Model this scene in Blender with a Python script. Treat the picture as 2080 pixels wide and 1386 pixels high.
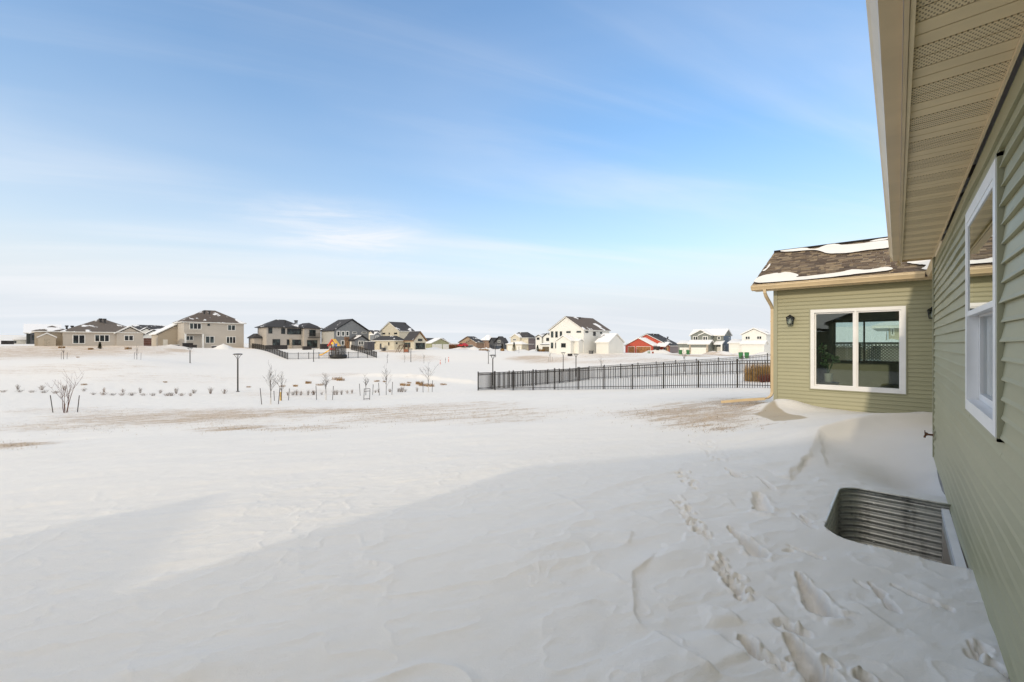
import bpy, bmesh, math, random
import numpy as np
from mathutils import Vector, Matrix, Quaternion

random.seed(7)
np.random.seed(7)
R = math.radians
for o in list(bpy.data.objects):
    bpy.data.objects.remove(o)
SC = bpy.context.scene
COL = SC.collection

# ------------------------------------------------------------------ camera
# X = away from the green wall's outer face (towards the house), Y = along the green wall, Z up
F = 866.7                     # focal length in photo pixels (15 mm on 36 mm, 2080 px wide)
TH = R(42.11)                 # the camera looks this far to the left of +Y
CAMH = 1.7
HOR = 697.0                   # eye level row
FW = Vector((-math.sin(TH), math.cos(TH), 0))
RT = Vector((math.cos(TH), math.sin(TH), 0))
cd = bpy.data.cameras.new('camera')
cam = bpy.data.objects.new('camera', cd)
COL.objects.link(cam)
cam.location = (0, 0, CAMH)
cam.rotation_euler = (R(90), 0, TH)
cd.sensor_width = 36.0
cd.lens = 36.0 * F / 2080.0
cd.shift_y = 4.0 / 2080.0
cd.clip_start = 0.05
cd.clip_end = 9000
SC.camera = cam

# ------------------------------------------------------------------ light
SX, SY, SZ = -0.05, 1.0, -0.30          # the way the sunlight travels
SUN_DIR = Vector((SX, SY, SZ)).normalized()
elev = math.asin(-SUN_DIR.z)
to_sun = -SUN_DIR
sl = bpy.data.lights.new('sun', 'SUN')
sl.energy = 1.7
sl.angle = R(0.8)
sl.color = (1.0, 0.90, 0.73)
so = bpy.data.objects.new('sun', sl)
COL.objects.link(so)
so.location = to_sun * 60
so.rotation_euler = SUN_DIR.to_track_quat('-Z', 'Y').to_euler()

W = bpy.data.worlds.new('World')
SC.world = W
W.use_nodes = True
nt = W.node_tree
nt.nodes.clear()
N = nt.nodes.new
L = nt.links.new
out = N('ShaderNodeOutputWorld')
bg = N('ShaderNodeBackground')
bg.inputs['Strength'].default_value = 0.15
sky = N('ShaderNodeTexSky')
sky.sky_type = 'NISHITA'
sky.sun_disc = False
sky.sun_elevation = elev
sky.sun_rotation = math.atan2(to_sun.x, to_sun.y)
sky.altitude = 280
sky.air_density = 1.0
sky.dust_density = 0.6
sky.ozone_density = 1.2
tc = N('ShaderNodeTexCoord')
sep = N('ShaderNodeSeparateXYZ')
L(tc.outputs['Generated'], sep.inputs[0])
def wm(op, a, b=None, clamp=False):
    m = N('ShaderNodeMath'); m.operation = op; m.use_clamp = clamp
    for i, v in enumerate((a, b)):
        if v is None: continue
        if isinstance(v, (int, float)): m.inputs[i].default_value = v
        else: L(v, m.inputs[i])
    return m.outputs[0]
zc = wm('MAXIMUM', sep.outputs[2], 0.0)
den = wm('ADD', zc, 0.10)
cx = wm('DIVIDE', sep.outputs[0], den)
cy = wm('DIVIDE', sep.outputs[1], den)
comb = N('ShaderNodeCombineXYZ')
L(cx, comb.inputs[0]); L(cy, comb.inputs[1])
def cloud(rot, sx, sy, scale, detail, rough, lo, hi, off):
    mp = N('ShaderNodeMapping')
    mp.inputs['Rotation'].default_value = (0, 0, R(rot))
    mp.inputs['Location'].default_value = off
    mp2 = N('ShaderNodeMapping'); mp2.inputs['Scale'].default_value = (sx, sy, 1)
    L(comb.outputs[0], mp.inputs[0]); L(mp.outputs[0], mp2.inputs[0])
    nz = N('ShaderNodeTexNoise')
    nz.inputs['Scale'].default_value = scale
    nz.inputs['Detail'].default_value = detail
    nz.inputs['Roughness'].default_value = rough
    nz.inputs['Distortion'].default_value = 0.6
    L(mp2.outputs[0], nz.inputs['Vector'])
    mr = N('ShaderNodeMapRange'); mr.interpolation_type = 'SMOOTHSTEP'
    mr.inputs[1].default_value = lo; mr.inputs[2].default_value = hi
    L(nz.outputs[0], mr.inputs[0])
    return mr.outputs[0]
c1 = cloud(-60, 0.22, 1.3, 0.95, 7, 0.52, 0.42, 0.80, (3.1, 1.7, 0))
c2 = cloud(-52, 0.55, 1.0, 0.50, 5, 0.5, 0.40, 0.78, (7.4, 2.2, 0))
# one small bright tuft of cirrus low over the houses
pd = (FW + RT * (-0.40) + Vector((0, 0, 0.255))).normalized()
pc = N('ShaderNodeVectorMath'); pc.operation = 'DISTANCE'
L(comb.outputs[0], pc.inputs[0]); pc.inputs[1].default_value = (pd.x / (pd.z + .1), pd.y / (pd.z + .1), 0)
pr_ = N('ShaderNodeMapRange'); pr_.interpolation_type = 'SMOOTHSTEP'
pr_.inputs[1].default_value = 0.75; pr_.inputs[2].default_value = 0.05
L(pc.outputs['Value'], pr_.inputs[0])
tuft = wm('MULTIPLY', pr_.outputs[0], cloud(-50, 0.7, 1.3, 2.2, 6, 0.6, 0.34, 0.72, (1.0, 4.0, 0)))
c12 = wm('ADD', wm('ADD', wm('MULTIPLY', c1, 0.75), wm('MULTIPLY', c2, 0.22)), wm('MULTIPLY', tuft, 0.9), True)
# bright sheet added overhead and behind the camera to lift and neutralise shade (its soft edge lies above the frame)
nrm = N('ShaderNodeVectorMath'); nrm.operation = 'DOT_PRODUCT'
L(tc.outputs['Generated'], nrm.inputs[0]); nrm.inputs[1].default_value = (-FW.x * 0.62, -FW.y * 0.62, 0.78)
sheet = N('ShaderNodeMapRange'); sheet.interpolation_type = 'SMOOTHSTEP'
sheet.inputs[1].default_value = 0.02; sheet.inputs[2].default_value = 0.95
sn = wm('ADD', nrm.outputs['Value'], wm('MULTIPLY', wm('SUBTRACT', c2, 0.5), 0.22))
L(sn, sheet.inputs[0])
# pale haze towards the horizon, all the way round
hz = wm('MINIMUM', wm('POWER', wm('SUBTRACT', 1.0, wm('MULTIPLY', zc, 1.0), True), 1.9), 0.985)
hz = wm('MULTIPLY', hz, 1.0)
hz2 = N('ShaderNodeMapRange'); hz2.interpolation_type = 'SMOOTHSTEP'
hz2.inputs[1].default_value = 0.42; hz2.inputs[2].default_value = 0.06
L(zc, hz2.inputs[0])
hz = wm('MAXIMUM', hz, hz2.outputs[0])
hs = N('ShaderNodeHueSaturation')
hs.inputs['Hue'].default_value = 0.505
hs.inputs['Saturation'].default_value = 1.62
hs.inputs['Value'].default_value = 2.38
L(sky.outputs[0], hs.inputs['Color'])
def wmix(f, a_, col):
    m = N('ShaderNodeMix'); m.data_type = 'RGBA'
    L(f, m.inputs[0]); L(a_, m.inputs[6]); m.inputs[7].default_value = (*col, 1)
    return m.outputs[2]
k1 = wmix(hz, hs.outputs[0], (5.85, 6.65, 7.85))
k2 = wmix(wm('MULTIPLY', c12, 0.75), k1, (7.4, 7.9, 8.9))
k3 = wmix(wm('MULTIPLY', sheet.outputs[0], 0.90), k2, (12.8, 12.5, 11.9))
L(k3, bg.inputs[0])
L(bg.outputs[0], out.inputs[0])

SC.view_settings.view_transform = 'Standard'
SC.view_settings.look = 'None'
SC.view_settings.exposure = -0.26
SC.view_settings.gamma = 1.0
SC.view_settings.use_white_balance = True
SC.view_settings.white_balance_temperature = 7250
SC.view_settings.white_balance_tint = 10
try:
    SC.cycles.max_bounces = 8
    SC.cycles.transparent_max_bounces = 16
    SC.cycles.caustics_reflective = False
    SC.cycles.caustics_refractive = False
except Exception:
    pass

# ------------------------------------------------------------------ pixel to place
def ray(px):
    return FW + RT * ((px - 1040.0) / F)
def P(px, py, Z):
    v = ray(px) * Z
    return Vector((v.x, v.y, CAMH - (py - HOR) / F * Z))
def ZX(px, X):                # depth where the column meets the plane x = X
    return X / ray(px).x
def ZY(px, Y):
    return Y / ray(px).y
def zone(ox, oy, s):
    return lambda x, y: (ox + x / s, oy + y / s)
z1 = zone(0, 640, 10.4); z2 = zone(180, 640, 10.4); z3 = zone(340, 620, 10.4); z4 = zone(490, 640, 10.4)
z5 = zone(630, 630, 12.6); z6 = zone(750, 640, 11.556); z7 = zone(910, 660, 9.4545)
y1 = zone(1080, 630, 9.9); y2 = zone(1250, 650, 12.235); y3 = zone(1370, 650, 10.4)
n8 = zone(1280, 820, 2.449)

# ------------------------------------------------------------------ helpers
def mixn(t, a, b, fac, mode='MIX'):
    m = t.nodes.new('ShaderNodeMix'); m.data_type = 'RGBA'; m.blend_type = mode
    for i, v in ((6, a), (7, b)):
        if isinstance(v, (tuple, list)): m.inputs[i].default_value = (*v[:3], 1)
        else: t.links.new(v, m.inputs[i])
    if isinstance(fac, (int, float)): m.inputs[0].default_value = fac
    else: t.links.new(fac, m.inputs[0])
    return m.outputs[2]
def mathn(t, op, a, b=None, c=None, clamp=False):
    m = t.nodes.new('ShaderNodeMath'); m.operation = op; m.use_clamp = clamp
    for i, v in enumerate((a, b, c)):
        if v is None: continue
        if isinstance(v, (int, float)): m.inputs[i].default_value = v
        else: t.links.new(v, m.inputs[i])
    return m.outputs[0]
def noisen(t, vec, scale, detail=4, rough=0.55, stretch=None, rot=0.0):
    if stretch:
        mp0 = t.nodes.new('ShaderNodeMapping'); mp0.inputs['Rotation'].default_value = (0, 0, rot)
        t.links.new(vec, mp0.inputs[0])
        mp = t.nodes.new('ShaderNodeMapping'); mp.inputs['Scale'].default_value = stretch
        t.links.new(mp0.outputs[0], mp.inputs[0]); vec = mp.outputs[0]
    n = t.nodes.new('ShaderNodeTexNoise')
    n.inputs['Scale'].default_value = scale; n.inputs['Detail'].default_value = detail
    n.inputs['Roughness'].default_value = rough
    t.links.new(vec, n.inputs['Vector'])
    return n.outputs[0]
def rampn(t, v, lo, hi):
    m = t.nodes.new('ShaderNodeMapRange'); m.interpolation_type = 'SMOOTHSTEP'
    m.inputs[1].default_value = lo; m.inputs[2].default_value = hi
    t.links.new(v, m.inputs[0])
    return m.outputs[0]
def newmat(name):
    m = bpy.data.materials.new(name); m.use_nodes = True
    t = m.node_tree
    return m, t, t.nodes['Principled BSDF']
def posn(t):
    return t.nodes.new('ShaderNodeNewGeometry').outputs['Position']
MATS = {}
def pm(name, col, rough=0.6, var=0.12, scale=3.0, metal=0.0, bump=0.0, bscale=40.0, spec=0.4, obj_var=False):
    if name in MATS: return MATS[name]
    m, t, b = newmat(name)
    p = posn(t)
    n = noisen(t, p, scale, 5, 0.6)
    dark = tuple(c * (1 - var * 1.6) for c in col); lite = tuple(min(1, c * (1 + var)) for c in col)
    t.links.new(mixn(t, dark, lite, rampn(t, n, 0.3, 0.7)), b.inputs['Base Color'])
    b.inputs['Roughness'].default_value = rough
    b.inputs['Metallic'].default_value = metal
    b.inputs['Specular IOR Level'].default_value = spec
    if bump:
        bp = t.nodes.new('ShaderNodeBump'); bp.inputs['Strength'].default_value = bump; bp.inputs['Distance'].default_value = 0.02
        t.links.new(noisen(t, p, bscale, 4, 0.6), bp.inputs['Height']); t.links.new(bp.outputs[0], b.inputs['Normal'])
    MATS[name] = m
    return m
def siding_far(name, col, lap=0.15):
    if name in MATS: return MATS[name]
    m, t, b = newmat(name)
    p = posn(t)
    s = t.nodes.new('ShaderNodeSeparateXYZ'); t.links.new(p, s.inputs[0])
    fr = mathn(t, 'FRACT', mathn(t, 'DIVIDE', s.outputs[2], lap))
    n = noisen(t, p, 0.6, 4, 0.6)
    base = mixn(t, tuple(c * 0.9 for c in col), tuple(min(1, c * 1.06) for c in col), n)
    line = mathn(t, 'LESS_THAN', fr, 0.13)
    t.links.new(mixn(t, base, tuple(c * 0.55 for c in col), mathn(t, 'MULTIPLY', line, 0.7)), b.inputs['Base Color'])
    bp = t.nodes.new('ShaderNodeBump'); bp.inputs['Strength'].default_value = 0.6; bp.inputs['Distance'].default_value = 0.02
    t.links.new(mathn(t, 'SUBTRACT', 1.0, fr), bp.inputs['Height']); t.links.new(bp.outputs[0], b.inputs['Normal'])
    b.inputs['Roughness'].default_value = 0.55
    MATS[name] = m
    return m
def roof_far(name, col, cover=0.35, seed=0.0):
    """asphalt shingle with wind-packed snow lying in patches"""
    if name in MATS: return MATS[name]
    m, t, b = newmat(name)
    p = posn(t)
    mp = t.nodes.new('ShaderNodeMapping'); mp.inputs['Location'].default_value = (seed * 13.7, seed * 5.1, seed)
    t.links.new(p, mp.inputs[0]); q = mp.outputs[0]
    g = noisen(t, q, 2.2, 6, 0.7)
    sh = mixn(t, tuple(c * 0.6 for c in col), tuple(c * 1.45 for c in col), g)
    n = noisen(t, q, 0.33, 5, 0.55)
    th = 0.66 - cover * 0.36
    mask = rampn(t, n, th, th + 0.03)
    t.links.new(mixn(t, sh, (0.80, 0.80, 0.81), mask), b.inputs['Base Color'])
    b.inputs['Roughness'].default_value = 0.85
    bp = t.nodes.new('ShaderNodeBump'); bp.inputs['Strength'].default_value = 0.8; bp.inputs['Distance'].default_value = 0.08
    t.links.new(mathn(t, 'ADD', mask, mathn(t, 'MULTIPLY', g, 0.3)), bp.inputs['Height']); t.links.new(bp.outputs[0], b.inputs['Normal'])
    MATS[name] = m
    return m
def far_glass():
    if 'far_glass' in MATS: return MATS['far_glass']
    m, t, b = newmat('far_glass')
    n = noisen(t, posn(t), 0.9, 2, 0.5)
    t.links.new(mixn(t, (0.012, 0.014, 0.016), (0.06, 0.085, 0.085), rampn(t, n, 0.4, 0.68)), b.inputs['Base Color'])
    b.inputs['Roughness'].default_value = 0.08
    b.inputs['Specular IOR Level'].default_value = 0.35
    MATS['far_glass'] = m
    return m
def clear_glass():
    if 'clear_glass' in MATS: return MATS['clear_glass']
    m = bpy.data.materials.new('clear_glass'); m.use_nodes = True
    t = m.node_tree; t.nodes.clear()
    o = t.nodes.new('ShaderNodeOutputMaterial')
    tr = t.nodes.new('ShaderNodeBsdfTransparent'); tr.inputs[0].default_value = (0.84, 0.90, 0.88, 1)
    gl = t.nodes.new('ShaderNodeBsdfGlossy'); gl.inputs['Roughness'].default_value = 0.0
    gl.inputs[0].default_value = (0.93, 0.96, 0.96, 1)
    fr = t.nodes.new('ShaderNodeFresnel'); fr.inputs[0].default_value = 1.52
    f2 = mathn(t, 'MULTIPLY', fr.outputs[0], 1.5, clamp=True)
    mx = t.nodes.new('ShaderNodeMixShader')
    t.links.new(f2, mx.inputs[0]); t.links.new(tr.outputs[0], mx.inputs[1]); t.links.new(gl.outputs[0], mx.inputs[2])
    t.links.new(mx.outputs[0], o.inputs[0])
    MATS['clear_glass'] = m
    return m

class MB:
    def __init__(s): s.v = []; s.f = []; s.m = []
    def add(s, vs, fs, mi=0):
        n = len(s.v); s.v += [tuple(v) for v in vs]; s.f += [tuple(i + n for i in f) for f in fs]; s.m += [mi] * len(fs); return s
    def box(s, x0, x1, y0, y1, z0, z1, mi=0):
        vs = [(x, y, z) for z in (z0, z1) for y in (y0, y1) for x in (x0, x1)]
        return s.add(vs, [(0, 2, 3, 1), (4, 5, 7, 6), (0, 1, 5, 4), (2, 6, 7, 3), (0, 4, 6, 2), (1, 3, 7, 5)], mi)
    def poly(s, pts, mi=0):
        return s.add(pts, [tuple(range(len(pts)))], mi)
    def tube(s, pts, rad, n=6, mi=0, cap=True):
        pts = [Vector(p) for p in pts]
        if not isinstance(rad, (list, tuple)): rad = [rad] * len(pts)
        rings = []
        base = len(s.v); vs = []
        prev = None
        for i, p in enumerate(pts):
            d = (pts[min(i + 1, len(pts) - 1)] - pts[max(i - 1, 0)])
            if d.length < 1e-9: d = Vector((0, 0, 1))
            d.normalize()
            if prev is None:
                a = Vector((0, 0, 1)) if abs(d.z) < 0.9 else Vector((1, 0, 0))
                u = d.cross(a).normalized()
            else:
                u = (prev - d * prev.dot(d))
                if u.length < 1e-6: u = d.cross(Vector((1, 0, 0)))
                u.normalize()
            prev = u
            w = d.cross(u)
            for k in range(n):
                ang = 2 * math.pi * k / n
                vs.append(p + (u * math.cos(ang) + w * math.sin(ang)) * rad[i])
        fs = []
        for i in range(len(pts) - 1):
            for k in range(n):
                a = i * n + k; b2 = i * n + (k + 1) % n
                fs.append((a, b2, b2 + n, a + n))
        if cap:
            fs.append(tuple(reversed(range(n)))); fs.append(tuple(range((len(pts) - 1) * n, len(pts) * n)))
        return s.add(vs, fs, mi)
    def extrude(s, poly, d, mi=0):
        """closed prism: poly (list of Vectors) swept by d"""
        n = len(poly); d = Vector(d)
        vs = [Vector(p) for p in poly] + [Vector(p) + d for p in poly]
        fs = [tuple(reversed(range(n))), tuple(range(n, 2 * n))] + [(i, (i + 1) % n, n + (i + 1) % n, n + i) for i in range(n)]
        return s.add(vs, fs, mi)
    def lathe(s, c, prof, n=16, mi=0):
        vs = []; fs = []
        for (r, z) in prof:
            for k in range(n):
                a = 2 * math.pi * k / n
                vs.append((c[0] + r * math.cos(a), c[1] + r * math.sin(a), c[2] + z))
        for i in range(len(prof) - 1):
            for k in range(n):
                a = i * n + k; b = i * n + (k + 1) % n
                fs.append((a, b, b + n, a + n))
        fs.append(tuple(reversed(range(n)))); fs.append(tuple(range((len(prof) - 1) * n, len(prof) * n)))
        return s.add(vs, fs, mi)
    def mesh(s, name, mats, off=(0, 0, 0), smooth=False, fixn=True):
        me = bpy.data.meshes.new(name)
        ox, oy, oz = off
        me.from_pydata([(v[0] - ox, v[1] - oy, v[2] - oz) for v in s.v], [], s.f)
        if not isinstance(mats, (list, tuple)): mats = [mats]
        for m in mats: me.materials.append(m)
        if len(mats) > 1: me.polygons.foreach_set('material_index', s.m)
        if fixn:
            bm = bmesh.new(); bm.from_mesh(me); bmesh.ops.recalc_face_normals(bm, faces=bm.faces); bm.to_mesh(me); bm.free()
        if smooth: me.polygons.foreach_set('use_smooth', [True] * len(me.polygons))
        me.update()
        return me
    def build(s, name, mats, parent=None, smooth=False, kind=None, label=None, fixn=True):
        off = (0, 0, 0)
        if parent is not None:
            r = parent
            while r.parent is not None: r = r.parent
            off = tuple(r.location)
        o = bpy.data.objects.new(name, s.mesh(name, mats, off, smooth, fixn))
        COL.objects.link(o)
        if parent is not None: o.parent = parent
        if kind: o['kind'] = kind
        if label: o['label'] = label
        return o
def thing(name, label, cat, loc, group=None):
    o = bpy.data.objects.new(name, None); COL.objects.link(o)
    o.empty_display_size = 0.2
    o.location = loc; o['label'] = label; o['category'] = cat
    if group: o['group'] = group
    return o
def tag(o, label, cat, group=None):
    o['label'] = label; o['category'] = cat
    if group: o['group'] = group
    return o
def piece(name, me, parent, loc, rot=None):
    """a part that shares mesh data; loc is a place in the world"""
    r = parent
    while r.parent is not None: r = r.parent
    o = bpy.data.objects.new(name, me); COL.objects.link(o)
    o.parent = parent; o.location = Vector(loc) - r.location
    if rot: o.rotation_euler = rot
    return o
def copy_tree(o, parent=None):
    c = o.copy(); COL.objects.link(c); c.parent = parent
    for ch in list(o.children): copy_tree(ch, c)
    return c

# ------------------------------------------------------------------ ground shape
CP = []            # (x, y, z) that the snow surface passes through
def cp(px, py, Z):
    v = P(px, py, Z); CP.append((v.x, v.y, v.z)); return v
WELL = (-0.50, 0.416, 4.60, 6.35)
for v in [(.4, -5, 0), (.4, 1.5, 0.02), (.4, 3.2, 0.04), (.4, 5.5, .03), (.4, 8.2, -.06), (1.5, 11.5, -.05), (.4, 14, -.06), (-1.2, 14, -.02), (-2.6, 14, -.0), (6, 14, 0), (6, 20, -.3),
          (-2, 1, 0), (-2, 4, .0), (-2, 7, -.06), (-4, -1, 0), (-4.2, 4, -.1), (-6, -3, -.05), (-3.2, 9, -.2), (-3.4, 13.5, -.12), (-3.2, 16.5, -.25), (-3.5, 20, -.45), (0, -10, 0), (-10, -10, -.4), (10, -10, 0),
          (12, 10, 0), (20, 0, 0), (14, 32, -.8), (3, 24, -.55), (-20, -20, -1.4), (20, -30, 0), (-40, -40, -2), (40, 40, -.6), (60, -20, 0)]:
    CP.append(v)
for a in [(109, 838, 24), (132, 838, 24.2), (500, 824, 27), (550, 821, 27.5), (660, 813, 31), (785, 803, 34), (870, 798, 35), (745, 813, 31), (960, 793, 34.7), (1250, 790, 26.5), (1435, 789, 22.5), (1559, 789.5, 20.6),
          (483, 796, 40), (0, 803, 34), (200, 803, 36), (350, 800, 38), (600, 790, 43), (700, 783, 46), (1001, 783, 49), (386, 738, 68), (128, 730, 62), (278, 730, 62), (20, 718, 72), (637, 734.8, 80),
          (575, 731, 85), (765, 727, 93), (690, 728, 90), (834, 735.6, 88), (992, 739, 86), (894, 740.5, 80), (911, 735.6, 90), (1170, 766, 62), (1144, 755, 70), (870, 760, 60), (1202, 771.5, 46), (1413, 762.5, 38.8), (1495, 760.6, 36.6),
          (1117, 735, 88), (1300, 735, 75), (1400, 735, 72), (1520, 732, 66), (250, 760, 50), (480, 765, 54), (60, 770, 46), (150, 712, 80), (330, 712, 84), (450, 722, 84)]:
    cp(*a)
TPS = None
def tps_fit():
    global TPS
    pts = np.array(CP, float)
    c = pts[:, :2] / 30.0; n = len(c)
    d2 = ((c[:, None] - c[None]) ** 2).sum(-1)
    K = 0.5 * d2 * np.log(np.maximum(d2, 1e-12))
    K += np.eye(n) * 0.004
    Pm = np.hstack([np.ones((n, 1)), c])
    A = np.zeros((n + 3, n + 3)); A[:n, :n] = K; A[:n, n:] = Pm; A[n:, :n] = Pm.T
    bb = np.zeros(n + 3); bb[:n] = pts[:, 2]
    TPS = (c, np.linalg.solve(A, bb))
def base_h(x, y):
    x = np.asarray(x, float); y = np.asarray(y, float)
    c, w = TPS; n = len(c)
    X = x / 30.0; Y = y / 30.0
    h = w[n] + w[n + 1] * X + w[n + 2] * Y
    for i in range(n):
        d2 = (X - c[i, 0]) ** 2 + (Y - c[i, 1]) ** 2
        h = h + w[i] * 0.5 * d2 * np.log(np.maximum(d2, 1e-12))
    r = np.hypot(x, y)
    k = np.clip((r - 190) / 120, 0, 1); k = k * k * (3 - 2 * k)
    az = np.degrees(np.arctan2(-x, y))           # from +Y towards -X
    rise = np.clip((az - 84) / 7, 0, 1); rise = rise * rise * (3 - 2 * rise)
    rr = np.clip((r - 330) / 500, 0, 1); rr = rr * rr * (3 - 2 * rr)
    far = -1.2 + rise * rr * 13.0
    return h * (1 - k) + far * k
def vnoise(x, y, seed=0):
    xi = np.floor(x).astype(np.int64); yi = np.floor(y).astype(np.int64)
    fx = x - xi; fy = y - yi
    fx = fx * fx * fx * (fx * (fx * 6 - 15) + 10); fy = fy * fy * fy * (fy * (fy * 6 - 15) + 10)
    def hsh(a, b):
        h = (a * 374761393 + b * 668265263 + seed * 974634541) & 0xffffffff
        h = ((h ^ (h >> 13)) * 1274126177) & 0xffffffff
        return ((h ^ (h >> 16)) & 0xffff) / 65535.0
    return (hsh(xi, yi) * (1 - fx) + hsh(xi + 1, yi) * fx) * (1 - fy) + (hsh(xi, yi + 1) * (1 - fx) + hsh(xi + 1, yi + 1) * fx) * fy
def fbm(x, y, oct=4, seed=0):
    s = 0; a = 0.5; t = 0
    for i in range(oct):
        s = s + a * vnoise(x, y, seed + i * 17); t += a; a *= 0.5; x = x * 2.03 + 11.3; y = y * 2.03 + 7.7
    return s / t - 0.5
def pix_ground(px, py):
    """place on the snow surface seen at that pixel (near yard)"""
    z = 0.0
    for _ in range(12):
        Z = (CAMH - z) * F / (py - HOR)
        v = ray(px) * Z
        z = 0.5 * z + 0.5 * float(base_h(v.x, v.y))
    return Vector((v.x, v.y, z))
def gz(x, y):
    return float(base_h(x, y))
# ------------------------------------------------------------------ far houses
TRIM = pm('white_trim', (0.78, 0.77, 0.74), 0.5, 0.04)
DARKTRIM = pm('dark_trim', (0.03, 0.03, 0.032), 0.5, 0.1)
FG = far_glass()
ALLB = []
class House:
    def __init__(s, name, label, px, py, Z, cat='house', group=None):
        s.root = thing(name, label, cat, P(px, py, Z), group)
        s.zg = s.root.location.z
    def rect(s, x0, x1, y0, y1, zg, ze, wall, roof, roofmat, pitch=0.5, oh=0.45, trim=TRIM, low=1.2, cpts=True, label=None):
        m = MB()
        zb = zg - low
        m.box(x0, x1, y0, y1, zb, ze)
        if roof == 'gy':
            xm = (x0 + x1) / 2; zr = ze + pitch * (x1 - x0) / 2
            for yy, d in ((y0, 1), (y1, -1)):
                m.extrude([Vector((x0, yy, ze)), Vector((x1, yy, ze)), Vector((xm, yy, zr))], (0, 0.12 * d, 0))
        if roof == 'gx':
            ym = (y0 + y1) / 2; zr = ze + pitch * (y1 - y0) / 2
            for xx, d in ((x0, 1), (x1, -1)):
                m.extrude([Vector((xx, y0, ze)), Vector((xx, y1, ze)), Vector((xx, ym, zr))], (0.12 * d, 0, 0))
        w = m.build('wall', wall, s.root, label=label)
        if roof: s.roof(x0, x1, y0, y1, ze, roof, roofmat, pitch, oh, trim)
        if cpts:
            for a in (x0, x1):
                for b in (y0, y1): CP.append((a, b, zg))
        return dict(x0=x0, x1=x1, y0=y0, y1=y1, zg=zg, ze=ze, wall=w)
    def roof(s, x0, x1, y0, y1, ze, kind, mat, pitch, oh, trim):
        th = 0.16
        X0, X1, Y0, Y1 = x0 - oh, x1 + oh, y0 - oh, y1 + oh
        ze = ze - pitch * oh * 0.35 + 0.06
        m = MB(); t = MB()
        if kind == 'hip':
            wx, wy = X1 - X0, Y1 - Y0
            if wx >= wy:
                h = wy / 2; a = Vector((X0 + h, (Y0 + Y1) / 2, ze + th + pitch * h)); b = Vector((X1 - h, (Y0 + Y1) / 2, a.z))
            else:
                h = wx / 2; a = Vector(((X0 + X1) / 2, Y0 + h, ze + th + pitch * h)); b = Vector(((X0 + X1) / 2, Y1 - h, a.z))
            c = [Vector((X0, Y0, ze + th)), Vector((X1, Y0, ze + th)), Vector((X1, Y1, ze + th)), Vector((X0, Y1, ze + th))]
            if wx >= wy: m.add(c + [a, b], [(0, 1, 5, 4), (1, 2, 5), (2, 3, 4, 5), (3, 0, 4)])
            else: m.add(c + [a, b], [(0, 1, 4), (1, 2, 5, 4), (2, 3, 5), (3, 0, 4, 5)])
            t.box(X0 + .02, X1 - .02, Y0 + .02, Y1 - .02, ze - .02, ze + th - .004)
            r = m.build('roof', mat, s.root); t.build('fascia', trim, r)
        else:
            # two pitched slabs; profile in (across, up)
            if kind == 'gy': a0, a1, l0, l1 = X0, X1, Y0, Y1
            else: a0, a1, l0, l1 = Y0, Y1, X0, X1
            am = (a0 + a1) / 2; rise = pitch * (a1 - a0) / 2
            def pt(a, l, z): return Vector((a, l, z)) if kind == 'gy' else Vector((l, a, z))
            prof = [(a0, ze), (am, ze + rise), (a1, ze), (a1, ze + th), (am, ze + rise + th * 1.15), (a0, ze + th)]
            t.extrude([pt(a, l0 + .03, z - .03) for a, z in prof], pt(0, l1 - l0 - .06, 0))
            prof2 = [(a0, ze + th - .025), (am, ze + rise + th * 1.15 - .025), (a1, ze + th - .025), (a1 + .02, ze + th + .03), (am, ze + rise + th * 1.15 + .045), (a0 - .02, ze + th + .03)]
            m.extrude([pt(a, l0, z) for a, z in prof2], pt(0, l1 - l0, 0))
            r = m.build('roof', mat, s.root); t.build('fascia', trim, r)
        s.lastroof = r
        return r
    def blk(s, c, Z=None, X=None, Y=None, xl=None, xr=None, a=8, b=8, eave=None, wall=None, roof='hip', roofmat=None, pitch=0.5, oh=0.45, trim=TRIM, peak=None, cpts=True, zg=None, cc=None):
        """c = pixel of the ground at the corner nearest the camera; xl / xr = pixel columns where its two seen faces end"""
        px, pg = c
        if Z is None: Z = ZX(px, X) if X is not None else ZY(px, Y)
        v = P(px, pg, Z)
        if zg is None: zg = v.z
        ze = P(px, eave, Z).z
        if xl is not None: a = v.x - (ray(xl) * ZY(xl, v.y)).x
        if xr is not None: b = (ray(xr) * ZX(xr, v.x)).y - v.y
        x0, x1, y0, y1 = v.x - a, v.x, v.y, v.y + b
        if peak is not None:
            if roof == 'gy':
                pz = ((x0 + x1) / 2, y0); half = (x1 - x0) / 2
            elif roof == 'gx':
                pz = (x1, (y0 + y1) / 2); half = (y1 - y0) / 2
            else:
                half = min(x1 - x0, y1 - y0) / 2
                pz = ((x0 + x1) / 2, y0 + half) if (y1 - y0) > (x1 - x0) else (x1 - half, (y0 + y1) / 2)
            dep = Vector((pz[0], pz[1], 0)).dot(FW)
            zp = CAMH - (peak - HOR) / F * dep
            pitch = max(0.12, (zp - ze) / half)
        return s.rect(x0, x1, y0, y1, zg, ze, wall, roof, roofmat, pitch, oh, trim, cpts=cpts)
    def onface(s, b, face, px, py):
        if face == 'R': Z = ZX(px, b['x1'])
        else: Z = ZY(px, b['y0'])
        return P(px, py, Z)
    def span(s, b, face, r, zn):
        (xa, ya), (xb, yb) = zn(r[0], r[1]), zn(r[2], r[3])
        p = s.onface(b, face, xa, (ya + yb) / 2); q = s.onface(b, face, xb, (ya + yb) / 2)
        xm = (xa + xb) / 2
        top = s.onface(b, face, xm, ya).z; bot = s.onface(b, face, xm, yb).z
        if face == 'R': return p.y, q.y, bot, top
        return p.x, q.x, bot, top
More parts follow.
